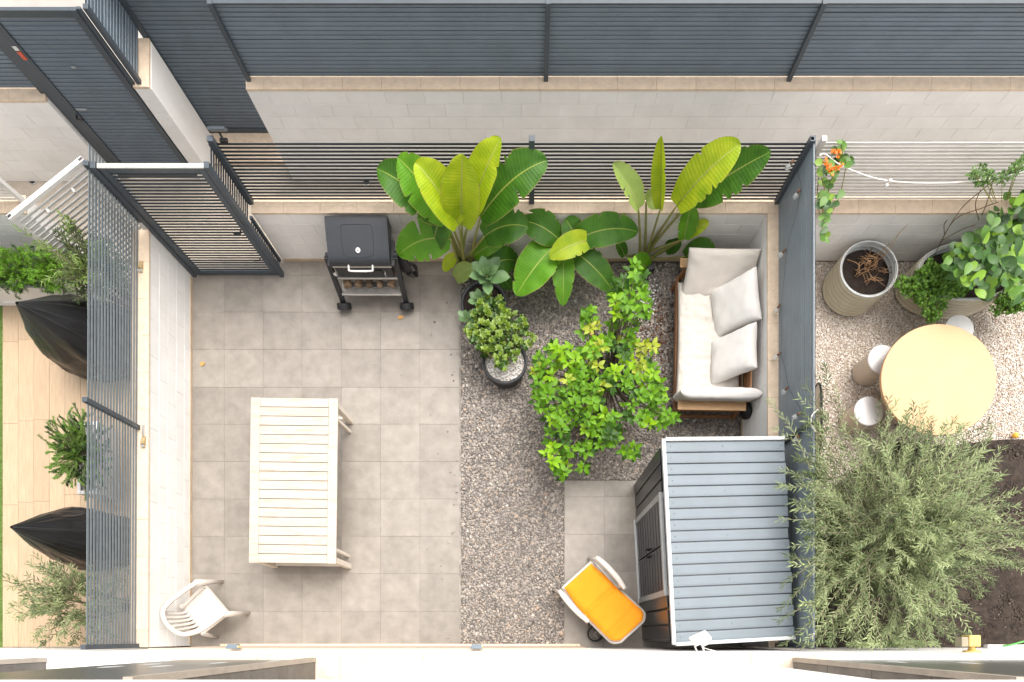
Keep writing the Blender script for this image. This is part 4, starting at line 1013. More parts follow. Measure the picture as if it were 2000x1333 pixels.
# ------------------------------------------------------------------ strelitzias
def strel(name, lab, base, leaves, r0=.026):
    b = P(*base, 0); t = thing(name, lab, 'plant', b)
    for i, lf in enumerate(leaves):
        (bx, by, bz), (tx, ty, tz), wpx, m = lf[:4]; kw = lf[4] if len(lf) > 4 else {}
        B_ = P(bx, by, bz); T_ = P(tx, ty, tz)
        B_.y = min(B_.y, 5.68) if bz < 1.05 else B_.y; T_.y = min(T_.y, 5.68) if tz < 1.05 else T_.y
        blade(t, B_, T_, wpx * K((bz + tz) / 2), m, seed=i * 1.7 + base[0], **kw)
        a = random.uniform(0, 6.28)
        stalk(t, b + Vector((.07 * math.cos(a), .05 * math.sin(a), 0)), B_, r0, .012, .06)
    return t
strel('strelitzia', 'tall strelitzia with yellow green paddle leaves beside the barbecue', (908, 535), [
    ((868, 425, 1.35), (733, 322, 1.75), 84, b_dark, dict(fold=.25, arch=.08, notches=((.62, 1, .5), (.3, -1, .4)))),
    ((878, 430, 1.4), (774, 300, 1.95), 88, b_mid, dict(fold=.35, arch=.08, hint=(-.5, -.4, 1), notches=((.55, -1, .5),))),
    ((896, 438, 1.4), (808, 308, 2.1), 84, b_lime, dict(fold=.45, arch=.10, hint=(.3, -.5, 1))),
    ((902, 440, 1.35), (903, 292, 2.25), 92, b_lime, dict(fold=.5, arch=.08, hint=(.0, -.7, .8), notches=((.7, 1, .3),))),
    ((918, 420, 1.45), (978, 262, 2.3), 78, b_lime, dict(fold=.35, arch=.06, hint=(-.5, -.5, .8))),
    ((938, 425, 1.35), (1070, 300, 1.95), 88, b_dark, dict(fold=.30, arch=.12, hint=(-.1, -.5, 1), notches=((.5, 1, .55), (.52, -1, .3)))),
    ((946, 462, 1.0), (1032, 436, 1.25), 70, b_dark, dict(fold=.2, arch=.15, notches=((.4, 1, .5), (.7, -1, .4)))),
    ((880, 468, 1.0), (775, 490, .95), 74, b_mid, dict(fold=.12, arch=.16, hint=(0, -.8, 1), notches=((.25, 1, .8), (.5, 1, .85), (.42, -1, .7), (.75, -1, .5)))),
    ((866, 420, 1.2), (842, 492, .95), 58, b_dark, dict(fold=.1, arch=.2, hint=(-.3, -.9, .5), notches=((.3, 1, .6), (.6, -1, .7)))),
    ((890, 500, .5), (866, 528, .35), 26, b_lime, dict(fold=.3)),
    ((925, 500, .45), (985, 470, .6), 34, b_mid, dict(fold=.3)),
    ((955, 525, .4), (1012, 505, .35), 52, b_dark, dict(fold=.2, arch=.2)),
    ((930, 515, .35), (985, 535, .3), 44, b_mid, dict(fold=.2, arch=.2)),
    ((940, 520, .3), (1000, 560, .2), 44, b_dark, dict(fold=.2, arch=.15)),
    ((890, 545, .3), (925, 520, .5), 36, b_pale, dict(fold=.3)),
], .03)
strel('strelitzia', 'low strelitzia with broad flat leaves in the middle of the back wall', (1105, 512), [
    ((1092, 468, .85), (1018, 426, 1.0), 60, b_dark, dict(fold=.12, arch=.12)),
    ((1086, 478, .8), (1008, 572, .62), 78, b_mid, dict(fold=.10, arch=.10, hint=(-.2, -.3, 1))),
    ((1100, 490, .75), (1100, 594, .55), 46, b_mid, dict(fold=.12, arch=.10, hint=(0, -.2, 1))),
    ((1118, 490, .75), (1200, 566, .6), 56, b_dark, dict(fold=.10, arch=.10)),
    ((1152, 470, .9), (1073, 500, .95), 48, b_lime, dict(fold=.22, arch=.10)),
    ((1120, 472, .85), (1249, 444, 1.0), 60, b_dark, dict(fold=.15, arch=.14, hint=(.1, -.5, 1))),
    ((1126, 468, .85), (1104, 420, 1.0), 46, b_dark, dict(fold=.2)),
])
strel('strelitzia', 'tall strelitzia with pale upright leaves beside the sofa', (1252, 512), [
    ((1247, 408, 1.35), (1197, 316, 1.75), 56, b_pale, dict(fold=.55, arch=.05, hint=(.6, -.5, .6), notches=((.35, -1, .85), (.5, -1, .8)))),
    ((1262, 395, 1.35), (1285, 380, 1.4), 40, b_pale, dict(fold=.3, arch=.0, hint=(.2, -.8, .8))),
    ((1290, 408, 1.35), (1293, 262, 2.2), 44, b_lime, dict(fold=.7, arch=.03, hint=(-.5, -.6, .5), notches=((.6, 1, .4),))),
    ((1322, 402, 1.35), (1452, 270, 2.15), 80, b_lime, dict(fold=.30, arch=.10, hint=(-.35, -.5, .9), notches=((.45, 1, .35),))),
    ((1352, 390, 1.35), (1508, 292, 1.95), 78, b_dark, dict(fold=.25, arch=.04, hint=(-.1, -.7, .8), notches=((.35, 1, .6), (.6, 1, .4), (.5, -1, .4)))),
    ((1335, 468, .8), (1350, 396, 1.15), 46, b_mid, dict(fold=.35, arch=.06, hint=(.2, -.8, .6))),
    ((1340, 464, .75), (1386, 430, .95), 26, b_lime, dict(fold=.4)),
    ((1220, 500, .3), (1203, 470, .55), 24, b_dark, dict(fold=.3)),
    ((1300, 490, .35), (1332, 468, .5), 30, b_dark, dict(fold=.3)),
    ((1338, 502, .3), (1398, 488, .55), 44, b_dark, dict(fold=.2, arch=.2)),
    ((1265, 525, .2), (1235, 508, .45), 40, b_mid, dict(fold=.2)),
])
p = P(1268, 522, .2)
t = thing('spot_lamp', 'small black ground spot lamp in front of the right strelitzia', 'lamp', (p.x, p.y - .1, 0))
bevel(MB().box((0, 0, .30), (.10, .07, .13), Matrix.Rotation(R(25), 3, 'Z')).build('lamp_head', m_black, t), .01)
MB().cyl((0, 0, 0), (0, 0, .26), .010, .010, 8).build('stake', m_black, t)

# ------------------------------------------------------------------ generic leaves
def leaf_geo(L=1.0, W=.5, fold=.3, droop=.25, nu=6, pt=.75, rip=0.0):
    V = []; F = []
    for i in range(nu + 1):
        u = i / nu; h = W / 2 * max(0.0, math.sin(math.pi * (u ** pt))) ** .8 + (.004 if 0 < i < nu else 0.001)
        z = -droop * u * u
        V += [(u * L, -h, z + h * fold), (u * L, 0, z), (u * L, h, z + h * fold)]
    for i in range(nu):
        for j in range(2): F.append((i * 3 + j, (i + 1) * 3 + j, (i + 1) * 3 + j + 1, i * 3 + j + 1))
    return V, F
def leaf_mesh(name, m, **k):
    V, F = leaf_geo(**k); mb = MB(); mb.add(V, F); return mb.mesh(name, m, True)
def frame_m(pos, dir_, up, s):
    x = Vector(dir_).normalized(); up = Vector(up); z = up - x * up.dot(x)
    if z.length < 1e-3: z = Vector((1, 0, 0)) - x * x.x
    z.normalize(); y = z.cross(x)
    M = Matrix((x * s, y * s, z * s)).transposed().to_4x4(); M.translation = pos; return M
def inpoly(x, y, poly):
    c = False; n = len(poly); j = n - 1
    for i in range(n):
        xi, yi = poly[i]; xj, yj = poly[j]
        if (yi > y) != (yj > y) and x < (xj - xi) * (y - yi) / (yj - yi) + xi: c = not c
        j = i
    return c
class Foliage:
    def __init__(s): s.mb = MB()
    def add(s, geo, M):
        V, F = geo; s.mb.add([M @ Vector(v) for v in V], F)
rv = lambda a=1.0: Vector((random.uniform(-a, a), random.uniform(-a, a), random.uniform(-a, a)))

# ------------------------------------------------------------------ citrus bush
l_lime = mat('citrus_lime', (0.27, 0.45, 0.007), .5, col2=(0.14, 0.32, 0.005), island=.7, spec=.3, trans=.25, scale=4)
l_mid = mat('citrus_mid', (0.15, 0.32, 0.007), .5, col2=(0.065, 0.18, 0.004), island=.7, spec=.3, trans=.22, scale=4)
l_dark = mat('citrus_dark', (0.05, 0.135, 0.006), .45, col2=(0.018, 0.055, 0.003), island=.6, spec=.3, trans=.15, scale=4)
l_yel = mat('citrus_yellow', (0.42, 0.44, 0.03), .5, col2=(0.25, 0.36, 0.02), island=.7, trans=.3, scale=5)
m_bark = mat('bark', (0.16, 0.12, 0.085), .85, var=.35, scale=30, bump=.5)
cpoly = [(1030, 690), (1060, 672), (1085, 665), (1110, 685), (1135, 665), (1140, 600), (1165, 600), (1175, 640), (1195, 612), (1200, 590), (1200, 545), (1235, 505), (1262, 530), (1256, 562), (1270, 590), (1290, 575), (1282, 610), (1245, 645), (1240, 672), (1290, 675), (1268, 702), (1290, 740), (1300, 775), (1325, 798), (1335, 815), (1312, 840), (1280, 838), (1245, 842), (1232, 852), (1255, 885), (1238, 900), (1212, 885), (1195, 862), (1168, 880), (1155, 930), (1125, 915), (1140, 878), (1115, 890), (1112, 930), (1075, 928), (1055, 890), (1075, 830), (1052, 800), (1045, 750), (1042, 718)]
holes = [(1190, 700, 20), (1205, 785, 22), (1250, 790, 12), (1232, 845, 22), (1130, 850, 16), (1225, 722, 12), (1120, 668, 12), (1215, 655, 10), (1165, 745, 9), (1150, 895, 10), (1100, 720, 9), (1085, 770, 10), (1260, 735, 10), (1135, 790, 10), (1270, 815, 8), (1210, 825, 12), (1090, 860, 9)]
base = P(1182, 775, 0)
t = thing('citrus_bush', 'bright green citrus bush standing in the grey gravel', 'bush', base)
clu = []
tries = 0
while len(clu) < 160 and tries < 20000:
    tries += 1
    px, py = random.uniform(1030, 1335), random.uniform(505, 935)
    if not inpoly(px, py, cpoly) or any((px - a) ** 2 + (py - b) ** 2 < (r * 1.25) ** 2 for a, b, r in holes): continue
    if sum(inpoly(px + a, py + b, cpoly) for a, b in ((10, 0), (-10, 0), (0, 10), (0, -10))) < 3: continue
    if any((px - a) ** 2 + (py - b) ** 2 < 12.5 ** 2 for a, b, _ in clu): continue
    clu.append((px, py, 0))
lm = {k: leaf_mesh('leaf', m_, L=1, W=.52, fold=.35, droop=.22) for k, m_ in (('lime', l_lime), ('mid', l_mid), ('dark', l_dark), ('yel', l_yel))}
lgeo = leaf_geo(1, .52, .35, .22)
allL = []; tw = []
for (px, py, _) in clu:
    rr_ = math.hypot(px - 1180, py - 750) / 170
    for lay in range(2):
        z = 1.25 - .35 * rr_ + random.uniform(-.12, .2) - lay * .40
        if py < 620: z = random.uniform(1.15, 1.5) - lay * .35
        z = max(z, .35)
        jx, jy = (0, 0) if lay == 0 else (random.uniform(-10, 10), random.uniform(-10, 10))
        c_ = P(px + jx, py + jy, z); 
        if lay == 0: tw.append(c_)
        warm = mnoise.noise(Vector((px * .012, py * .012, 2)))
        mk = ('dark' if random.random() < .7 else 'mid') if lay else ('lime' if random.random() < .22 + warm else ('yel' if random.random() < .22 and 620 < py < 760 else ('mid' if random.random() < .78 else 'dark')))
        n = random.randint(6, 9) if lay == 0 else random.choice((4, 5, 6))
        a0 = random.uniform(0, 6.28); tilt = rv(.35)
        for i in range(n):
            a = a0 + i * 2.4; el = random.uniform(-.35, .55) if i < n - 2 else random.uniform(.4, 1.1)
            d = Vector((math.cos(a) * math.cos(el), math.sin(a) * math.cos(el), math.sin(el))) + tilt * .5
            s_ = random.uniform(.07, .125) * (1.12 if mk == 'lime' else 1)
            allL.append((c_ + d * .015 + Vector((0, 0, random.uniform(-.06, .03))), d, s_, mk))
allL.sort(key=lambda q: -(q[0].z + q[2]))
fol = {k: Foliage() for k in lm}
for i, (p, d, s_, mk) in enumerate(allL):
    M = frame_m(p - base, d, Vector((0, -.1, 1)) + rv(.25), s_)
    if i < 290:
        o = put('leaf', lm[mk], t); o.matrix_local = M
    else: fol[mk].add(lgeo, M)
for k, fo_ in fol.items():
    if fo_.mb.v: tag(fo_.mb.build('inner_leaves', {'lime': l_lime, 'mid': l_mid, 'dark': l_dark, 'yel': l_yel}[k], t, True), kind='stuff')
MB().tube([(0, 0, 0), (.02, .01, .25), (.0, .03, .5)], [.035, .03, .026], 8).build('trunk', m_bark, t, True)
br = MB()
for c_ in tw:
    e = c_ - base; st_ = Vector((0, .02, random.uniform(.3, .5)))
    br.tube(smoothpath([st_, st_.lerp(e, .5) + rv(.05) + Vector((0, 0, -.05)), e], 3), [.014, .012, .011, .009, .008, .006, .004], 5)
tag(br.build('branches', m_bark, t, True), kind='stuff')
for (px, py, zz, lab) in ((390, 714, .006, 'dry orange leaf lying on the left patio tiles'), (1037, 768, .03, 'yellow fallen leaf on the gravel beside the citrus bush'), (777, 622, .006, 'small orange leaf on the tiles below the barbecue wheel'), (1152, 652, .03, 'brown fallen leaf on the gravel under the citrus tip')):
    p = P(px, py, zz); md_ = mat('dry_leaf', (0.55, .30, .09), .7, island=.3) if 'yellow' not in lab else mat('yellow_leaf', (.62, .48, .12), .6)
    o = put('fallen_leaf', leaf_mesh('fallen_leaf', md_, L=1, W=.6, fold=.25, droop=-.1)); o.matrix_world = frame_m(p, Vector((1, random.uniform(-1, 1), 0)), (0, 0, 1), .10); tag(o, lab, 'leaf')

# ------------------------------------------------------------------ pots
m_pot = mat('charcoal_pot', (0.035, 0.036, 0.040), .55, var=.15)
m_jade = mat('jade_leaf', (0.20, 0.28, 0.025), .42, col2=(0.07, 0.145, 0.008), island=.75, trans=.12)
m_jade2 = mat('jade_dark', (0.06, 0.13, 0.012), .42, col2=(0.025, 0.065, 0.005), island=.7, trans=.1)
m_succ = mat('grey_green_succulent', (0.15, 0.25, 0.10), .45, col2=(0.075, 0.155, 0.055), rnd=.2, scale=4)
jg = leaf_geo(1, .75, .3, .15, 4, .9)
def pot(lab, px, py, r, h, soilm):
    p = P(px, py, h); t = thing('plant_pot', lab, 'pot', (p.x, p.y, 0))
    MB().lathe([(r * .84, 0), (r * .97, h - .06), (r * 1.02, h - .055), (r * 1.03, h), (r * .91, h), (r * .90, h - .06)], n=40).build('pot_body', m_pot, t, True)
    MB().grid(lambda u, v: (r * .94 * u * math.cos(v * 6.2832), r * .94 * u * math.sin(v * 6.2832), h - .055), 2, 30).build('soil', soilm, t)
    return t, p
t1, p1 = pot('dark round pot of succulents beside the tall strelitzia', 945, 592, .335, .34, m_psoil)
t2, p2 = pot('dark round pot with white pebbles and a jade plant', 986, 706, .325, .32, mat('pot_pebble_base', (.55, .5, .45), .9))
for i in range(210):
    a = random.uniform(0, 6.28); r_ = .275 * random.random() ** .5
    put('pebble', CACHE.setdefault('pp%d' % (i % 3), MB().lathe([(.001, .016), (.011, .012), (.018, .003), (.013, -.008), (.001, -.012)], n=6).mesh('pebble', mat('white_pebble', (1, 1, 1)), True)), t2, (r_ * math.cos(a), r_ * math.sin(a), .272 + random.uniform(0, .012)), rv(.6))
# rosette succulents
def rosette(px, py, z, r, n, lab, zb=.3):
    p = P(px, py, z); t = thing('succulent', lab, 'plant', (p.x, p.y, zb))
    me = CACHE.setdefault('succ', leaf_mesh('leaf', m_succ, L=1, W=.55, fold=.5, droop=-.12, pt=1.3))
    MB().cyl((0, 0, 0), (0, 0, z - zb), .02, .018, 8).build('stem', m_stalk, t, True)
    for i in range(n):
        f = i / n; a = i * 2.4; el = -.1 + 1.25 * f
        d = Vector((math.cos(a) * math.cos(el), math.sin(a) * math.cos(el), math.sin(el)))
        o = put('leaf', me, t); o.matrix_local = frame_m(Vector((0, 0, z - zb - .03 + .05 * f)) + d * .01, d, (0, 0, 1), r * (1.05 - .6 * f) * random.uniform(.9, 1.1))
rosette(951, 540, .75, .29, 17, 'large grey green succulent rosette in front of the tall strelitzia')
rosette(938, 590, .60, .21, 13, 'middle grey green rosette in the pot of succulents')
rosette(913, 625, .50, .17, 11, 'small grey green rosette hanging over the left pot rim')
def jade(lab, poly, zr, n, root, base_h, sizes=(.038, .062)):
    t = thing('jade_plant', lab, 'plant', (root.x, root.y, base_h)); F1_, F2_ = Foliage(), Foliage(); st_ = MB()
    xs = [a for a, b in poly]; ys = [b for a, b in poly]; k = 0; heads = []
    while k < n:
        px, py = random.uniform(min(xs), max(xs)), random.uniform(min(ys), max(ys))
        if not inpoly(px, py, poly): continue
        k += 1; z = random.uniform(*zr); c_ = P(px, py, z) - t.location; heads.append(c_)
        hi = (z - zr[0]) / (zr[1] - zr[0]); F_ = F1_ if random.random() < .25 + .6 * hi else F2_  # lower heads more often get the darker green
        a0 = random.uniform(0, 6.28); tl = rv(.4)
        for i in range(8):
            a = a0 + i * 2.4; el = -.1 + .14 * i
            d = Vector((math.cos(a) * math.cos(el), math.sin(a) * math.cos(el), math.sin(el))) + tl
            F_.add(jg, frame_m(c_, d, (0, 0, 1), random.uniform(*sizes)))
    for h_ in heads[::3]: st_.tube([(0, 0, 0), (h_ * .6) + Vector((0, 0, -.05)), h_], [.010, .008, .005], 5)
    tag(F1_.mb.build('leaves', m_jade, t, True), kind='stuff'); tag(F2_.mb.build('darker_leaves', m_jade2, t, True), kind='stuff'); tag(st_.build('stems', m_stalk, t, True), kind='stuff')
jade('yellow green jade plant spilling out of the succulent pot', [(908, 640), (925, 605), (950, 575), (980, 580), (988, 620), (975, 668), (950, 690), (920, 672)], (.4, .74), 170, P(945, 600, .34), .3, (.042, .07))
jade('dark green jade plant over the white pebbles', [(985, 605), (1020, 612), (1030, 640), (1046, 648), (1042, 672), (1015, 690), (1010, 705), (985, 690), (992, 725), (970, 718), (962, 690), (940, 700), (936, 682), (975, 668)], (.35, .66), 150, P(986, 700, .32), .26, (.036, .06))

# ------------------------------------------------------------------ twiggy bushes
def nleaf(L, W): return [(0, 0, 0), (L * .45, -W / 2, .1 * W), (L, 0, -.06 * L), (L * .45, W / 2, .1 * W)], [(0, 1, 2), (0, 2, 3)]
def twig_bush(name, lab, base, cen, rad, ntw, nlf, leafL, leafW, mats, cat='bush', zmin=.15, clampf=None, lift=.35, stems=8, inner=.35, wobble=.25, seed=1, spread=.06, twr=.005, ang=.75, keep=None):
    random.seed(seed)
    t = thing(name, lab, cat, base); base = Vector(base); cen = Vector(cen)
    FL = [Foliage() for _ in mats]; tb = MB(); geo = [nleaf(leafL * q, leafW) for q in (.8, 1.0, 1.2)]
    MBs = MB(); limbs = []
    for i in range(stems):
        a = i * 2 * math.pi / stems + random.uniform(-.3, .3); e = cen - base + Vector((math.cos(a) * rad[0] * .42, math.sin(a) * rad[1] * .42, random.uniform(-.2, .1) * rad[2]))
        pth = smoothpath([Vector((random.uniform(-.05, .05), random.uniform(-.05, .05), 0)), e * .5 + rv(.07) + Vector((-e.x * .12, -e.y * .12, 0)), e], 4)
        MB().tube(pth, [.026 - .016 * k / 8 for k in range(9)], 6).build('limb', m_bark, t, True); limbs.append(e)
    for k in range(ntw):
        for tr_ in range(30):
            a = random.uniform(0, 6.2832); cz = random.uniform(-.35, 1); r_ = (random.uniform(1.05, 1.22) if k % 14 == 1 else random.uniform(.72, 1.06)) if k % 3 else random.uniform(.35, .7)
            rxy = math.sqrt(max(0, 1 - max(0, cz) ** 2))
            wob = 1 + wobble * mnoise.noise(Vector((math.cos(a) * 1.6, math.sin(a) * 1.6, cz + seed)))
            tip = cen + Vector((math.cos(a) * rxy * rad[0], math.sin(a) * rxy * rad[1], cz * rad[2])) * (r_ * wob)
            if tip.z > zmin and (keep is None or keep(tip)): break
        d = (tip - cen); st_ = cen + d * random.uniform(inner, .62) + Vector((0, 0, -lift * .3)) + rv(spread)
        mid = st_.lerp(tip, .55) + Vector((0, 0, lift * .25)) + rv(.06)
        pth = smoothpath([st_, mid, tip], 6)
        if clampf: pth = [clampf(q) for q in pth]
        pth = [q - base for q in pth]; m_ = len(pth)
        tb.tube(pth, [twr * (1 - .75 * i / (m_ - 1)) for i in range(m_)], 4, caps=False)
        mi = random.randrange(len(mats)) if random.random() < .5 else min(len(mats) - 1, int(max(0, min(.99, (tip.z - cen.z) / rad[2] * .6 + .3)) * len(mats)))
        ph = random.uniform(0, 6)
        for j in range(nlf):
            u = .12 + .88 * (j + random.random()) / nlf; f = u * (m_ - 1); i = min(int(f), m_ - 2); pos = pth[i].lerp(pth[i + 1], f - i); tn = (pth[i + 1] - pth[i]).normalized()
            sx = tn.cross(Vector((0, 0, 1))); sx = sx.normalized() if sx.length > 1e-3 else Vector((1, 0, 0)); sy = sx.cross(tn)
            b_ = ph + j * 2.4; o_ = sx * math.cos(b_) + sy * math.sin(b_)
            dd = tn * math.cos(ang) + o_ * math.sin(ang) + rv(.2)
            FL[mi].add(geo[j % 3], frame_m(pos, dd, Vector((0, 0, 1)) + o_ * .3 + rv(.3), random.uniform(.75, 1.15)))
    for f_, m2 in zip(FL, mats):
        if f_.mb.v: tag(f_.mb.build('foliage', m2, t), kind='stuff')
    tag(tb.build('twigs', mat('pale_twig', (0.34, 0.30, 0.19), .7, var=.2), t, True), kind='stuff')
    return t
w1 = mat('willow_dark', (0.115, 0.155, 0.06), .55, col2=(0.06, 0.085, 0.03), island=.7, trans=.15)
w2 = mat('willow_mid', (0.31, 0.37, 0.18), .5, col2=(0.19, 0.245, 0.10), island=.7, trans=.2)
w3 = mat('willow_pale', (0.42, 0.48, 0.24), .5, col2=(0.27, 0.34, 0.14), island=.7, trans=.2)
def cl(q):
    q = q.copy()
    if q.x < 3.48 and q.z < 2.14: q.z = 2.14 + (3.48 - q.x) * .05
    if q.y < -.12: q.y = -.12
    return q
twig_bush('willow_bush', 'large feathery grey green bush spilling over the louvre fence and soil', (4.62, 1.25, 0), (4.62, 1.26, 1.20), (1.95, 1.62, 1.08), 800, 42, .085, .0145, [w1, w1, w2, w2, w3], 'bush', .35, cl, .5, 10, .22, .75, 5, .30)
o1 = mat('olive_leaf_dark', (0.13, 0.17, 0.06), .5, col2=(0.06, 0.085, 0.03), island=.7, trans=.15); o2 = mat('olive_leaf', (0.30, 0.34, 0.16), .5, col2=(0.19, 0.23, 0.09), island=.7, trans=.2)
def cl2(q):
    q = q.copy()
    if q.x > -5.45: q.x = -5.45
    if q.y < -.12: q.y = -.12
    return q
b_ = P(165, 1190, 0); twig_bush('olive_bush', 'small olive bush in the lower left corner behind the slat fence', (-6.0, .45, 0), (-6.25, .45, .85), (.85, .60, .65), 170, 20, .085, .017, [o1, o2], 'bush', .3, cl2, .3, 6, .25, .4, 11)
twig_bush('olive_bush', 'slim leafy shrub between the open white gate and the slat fence', (-5.72, 4.75, 0), (-5.85, 4.85, 1.1), (.42, .50, .80), 110, 18, .085, .024, [o1, mat('shrub_leaf', (0.19, 0.27, 0.06), .5, col2=(0.10, 0.16, 0.03), island=.7, trans=.2)], 'shrub', .4, cl2, .3, 5, .2, .4, 13)
c1_ = mat('conifer_dark', (0.055, 0.115, 0.022), .6, col2=(0.025, 0.06, 0.012), island=.6, trans=.1); c2_ = mat('conifer_light', (0.17, 0.30, 0.035), .6, col2=(0.08, 0.17, 0.022), island=.6, trans=.15)
p = P(172, 893, .6); twig_bush('conifer', 'dense green conifer in the white trough beside the fence', (p.x + .02, p.y, .36), (p.x + .05, p.y, .72), (.36, .60, .5), 240, 90, .042, .008, [c1_, c2_], 'conifer', .38, cl2, .1, 5, .15, .2, 17, .05, .005, .5)
p = P(45, 525, .6); g1 = mat('fern_light', (0.20, 0.40, 0.02), .55, col2=(0.10, 0.25, 0.012), island=.7, trans=.25)
for (px, lab, sd_) in ((95, 'fine leaved green clump at the right end of the long trough', 19), (35, 'fine leaved green clump in the middle of the long trough', 23), (-30, 'fine leaved green clump cut by the left photo edge', 29)):
    p = P(px, 525, .6); twig_bush('fern_clump', lab, (p.x, p.y - .02, .42), (p.x, p.y, .55), (.38, .30, .30), 210, 46, .05, .009, [c1_, g1, g1], 'plant', .42, cl2, .1, 3, .1, .25, sd_, .05, .004, .55)

# ------------------------------------------------------------------ right neighbour plants
random.seed(31)
v_d = mat('broadleaf_dark', (0.06, 0.15, 0.025), .42, col2=(0.03, 0.085, 0.012), rnd=.2, trans=.2, scale=5); v_m = mat('broadleaf_mid', (0.13, 0.27, 0.03), .42, col2=(0.08, 0.19, 0.02), rnd=.2, trans=.25, scale=5)
def broad(name, lab, base, poly, n, zr, size, mats, W=.62, up=(0, -.35, 1), cat='plant', mind=15, stemn=8):
    b0 = P(*base); t = thing(name, lab, cat, b0)
    mes = [leaf_mesh('leaf', m_, L=1, W=W, fold=.18, droop=.18, pt=.85) for m_ in mats]
    xs = [a for a, b in poly]; ys = [b for a, b in poly]; k = 0; pts = []; it = 0
    while k < n and it < 9000:
        it += 1
        px, py = random.uniform(min(xs), max(xs)), random.uniform(min(ys), max(ys))
        if not inpoly(px, py, poly) or any((px - a) ** 2 + (py - c) ** 2 < mind ** 2 for a, c in pts): continue
        pts.append((px, py)); k += 1
        z = random.uniform(*zr); c_ = P(px, py, z); c_.y = min(c_.y, 5.70) if z < 1.06 else min(c_.y, 5.86)
        a = random.uniform(0, 6.28); d = Vector((math.cos(a), math.sin(a), random.uniform(-.35, .15)))
        o = put('leaf', random.choice(mes), t); s_ = random.uniform(*size); o.matrix_local = frame_m(c_ - b0 - d * s_ * .5, d, Vector(up) + rv(.35), s_)
        if k % max(1, n // stemn) == 0: MB().tube(smoothpath([(0, 0, 0), (c_ - b0) * .5 + rv(.06), c_ - b0], 4), .006, 5).build('stem', m_stalk, t, True)
    return t
broad('broadleaf_shrub', 'shrub with large oval green leaves in the oval planter', (1930, 520, .38), [(1842, 520), (1865, 480), (1895, 455), (1930, 445), (1940, 400), (1960, 378), (2015, 330), (2030, 600), (1990, 595), (1960, 552), (1925, 585), (1895, 560), (1865, 545)], 270, (.60, 1.35), (.13, .215), [v_d, v_d, v_d, v_m, v_m, mat('broadleaf_bright', (0.22, 0.40, 0.03), .42, rnd=.15, trans=.25)], mind=6.5, stemn=12)
def tiny(name, lab, base, polys, n, zr, m1, m2, size=(.03, .055), cat='plant'):
    b0 = P(*base); t = thing(name, lab, cat, b0); F1_, F2_ = Foliage(), Foliage(); geo = leaf_geo(1, .7, .3, .2, 3, .9); sm2 = MB()
    for poly in polys:
        xs = [a for a, b in poly]; ys = [b for a, b in poly]; k = 0
        while k < n:
            px, py = random.uniform(min(xs), max(xs)), random.uniform(min(ys), max(ys))
            if not inpoly(px, py, poly): continue
            k += 1; z = random.uniform(*zr); c_ = P(px, py, z) - b0
            for i in range(6):
                d = rv() + Vector((0, 0, .3)); (F1_ if random.random() < .6 else F2_).add(geo, frame_m(c_ + rv(.02), d, Vector((0, 0, 1)) + rv(.4), random.uniform(*size)))  # lighter and darker green dealt out at random
            if k % 9 == 0: sm2.tube([(c_ * .4) + Vector((0, 0, -.02)), c_], .004, 4)
    tag(F1_.mb.build('leaves', m1, t), kind='stuff'); tag(F2_.mb.build('darker_leaves', m2, t), kind='stuff'); tag(sm2.build('stems', m_stalk, t), kind='stuff')
p_l = mat('parsley_light', (0.19, 0.36, 0.035), .5, col2=(0.10, 0.23, 0.02), island=.7, trans=.25); p_d = mat('parsley_dark', (0.09, 0.19, 0.02), .5, island=.5, trans=.2)
tiny('herb_clump', 'frilly bright green herb hanging over the front of the oval planter', (1820, 545, .42), [[(1748, 548), (1780, 538), (1815, 510), (1840, 525), (1862, 550), (1892, 568), (1850, 590), (1832, 625), (1812, 628), (1795, 590), (1765, 575)]], 380, (.42, .76), p_l, p_d, (.034, .06))
tiny('herb_clump', 'frilly green herb hanging at the right photo edge', (1985, 560, .42), [[(1935, 610), (1955, 570), (1975, 555), (2010, 550), (2010, 600), (1975, 612), (1950, 618)]], 220, (.4, .66), p_l, p_d, (.034, .06))
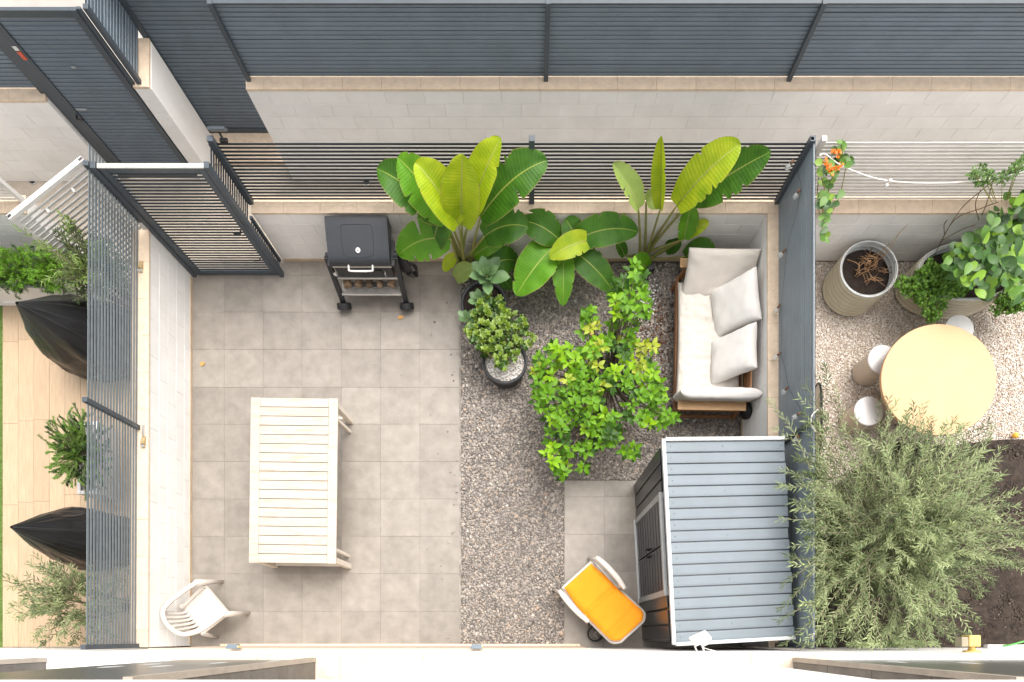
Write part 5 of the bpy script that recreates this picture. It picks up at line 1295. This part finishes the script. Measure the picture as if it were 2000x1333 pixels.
tiny('climbing_vine', 'thin vine with tiny leaves climbing over the white slat fence', (1960, 420, 1.1), [[(1888, 345), (1915, 312), (1932, 330), (1945, 350), (1930, 358), (1905, 362)], [(1940, 350), (1965, 335), (2000, 300), (2010, 320), (1975, 350), (1955, 362)]], 60, (1.75, 2.1), mat('vine_leaf', (0.15, 0.24, 0.06), .5, col2=(.06, .12, .03), island=.8, trans=.2), p_d, (.025, .045))
t = thing('bare_branches', 'bare thin brown branches rising from the oval planter to the fence', 'branches', P(1825, 500, .4))
for pts_ in (((1825, 500, .4), (1850, 450, .9), (1880, 405, 1.25), (1920, 370, 1.6), (1950, 345, 1.85)), ((1825, 500, .4), (1862, 432, .95), (1915, 408, 1.2), (1950, 395, 1.35)), ((1845, 460, .8), (1844, 440, .95), (1850, 430, 1.05)), ((1915, 372, 1.55), (1905, 400, 1.3), (1912, 430, 1.0)), ((1940, 350, 1.8), (1928, 395, 1.4), (1918, 420, 1.15)), ((1840, 470, .7), (1880, 448, .9), (1905, 440, 1.0))):
    MB().tube(smoothpath([P(*q) - t.location for q in pts_], 4), .006, 5).build('branch', mat('brown_branch', (0.20, 0.13, 0.07), .8), t, True)
# flowering vine at the fence corner
t = broad('flowering_vine', 'vine with orange flower clusters hanging at the far side of the fence corner', (1610, 440, .9), [(1598, 300), (1610, 330), (1630, 290), (1628, 262), (1648, 250), (1650, 285), (1640, 310), (1672, 305), (1662, 325), (1640, 325), (1632, 350), (1618, 370), (1630, 380), (1652, 372), (1640, 395), (1625, 415), (1620, 440), (1615, 475), (1602, 470), (1600, 420)], 62, (1.7, 2.1), (.075, .14), [v_m, v_m, v_d, mat('vine_bright', (0.22, 0.36, 0.04), .42, rnd=.2, trans=.3)], .7, cat='vine', mind=7, stemn=9)
m_fl = mat('orange_petal', (0.80, 0.14, 0.015), .5, island=.5, col2=(.85, .26, .02), trans=.2)
fg = leaf_mesh('petal', m_fl, L=1, W=.8, fold=.2, droop=.2)
for (px, py) in ((1630, 295), (1612, 318), (1622, 335), (1630, 330), (1640, 327), (1619, 328), (1638, 300)):
    c_ = P(px, py, 2.05)
    for i in range(9):
        o = put('petal', fg, t); o.matrix_local = frame_m(c_ - t.location + rv(.025), rv() + Vector((0, 0, .4)), (0, 0, 1), random.uniform(.028, .045))
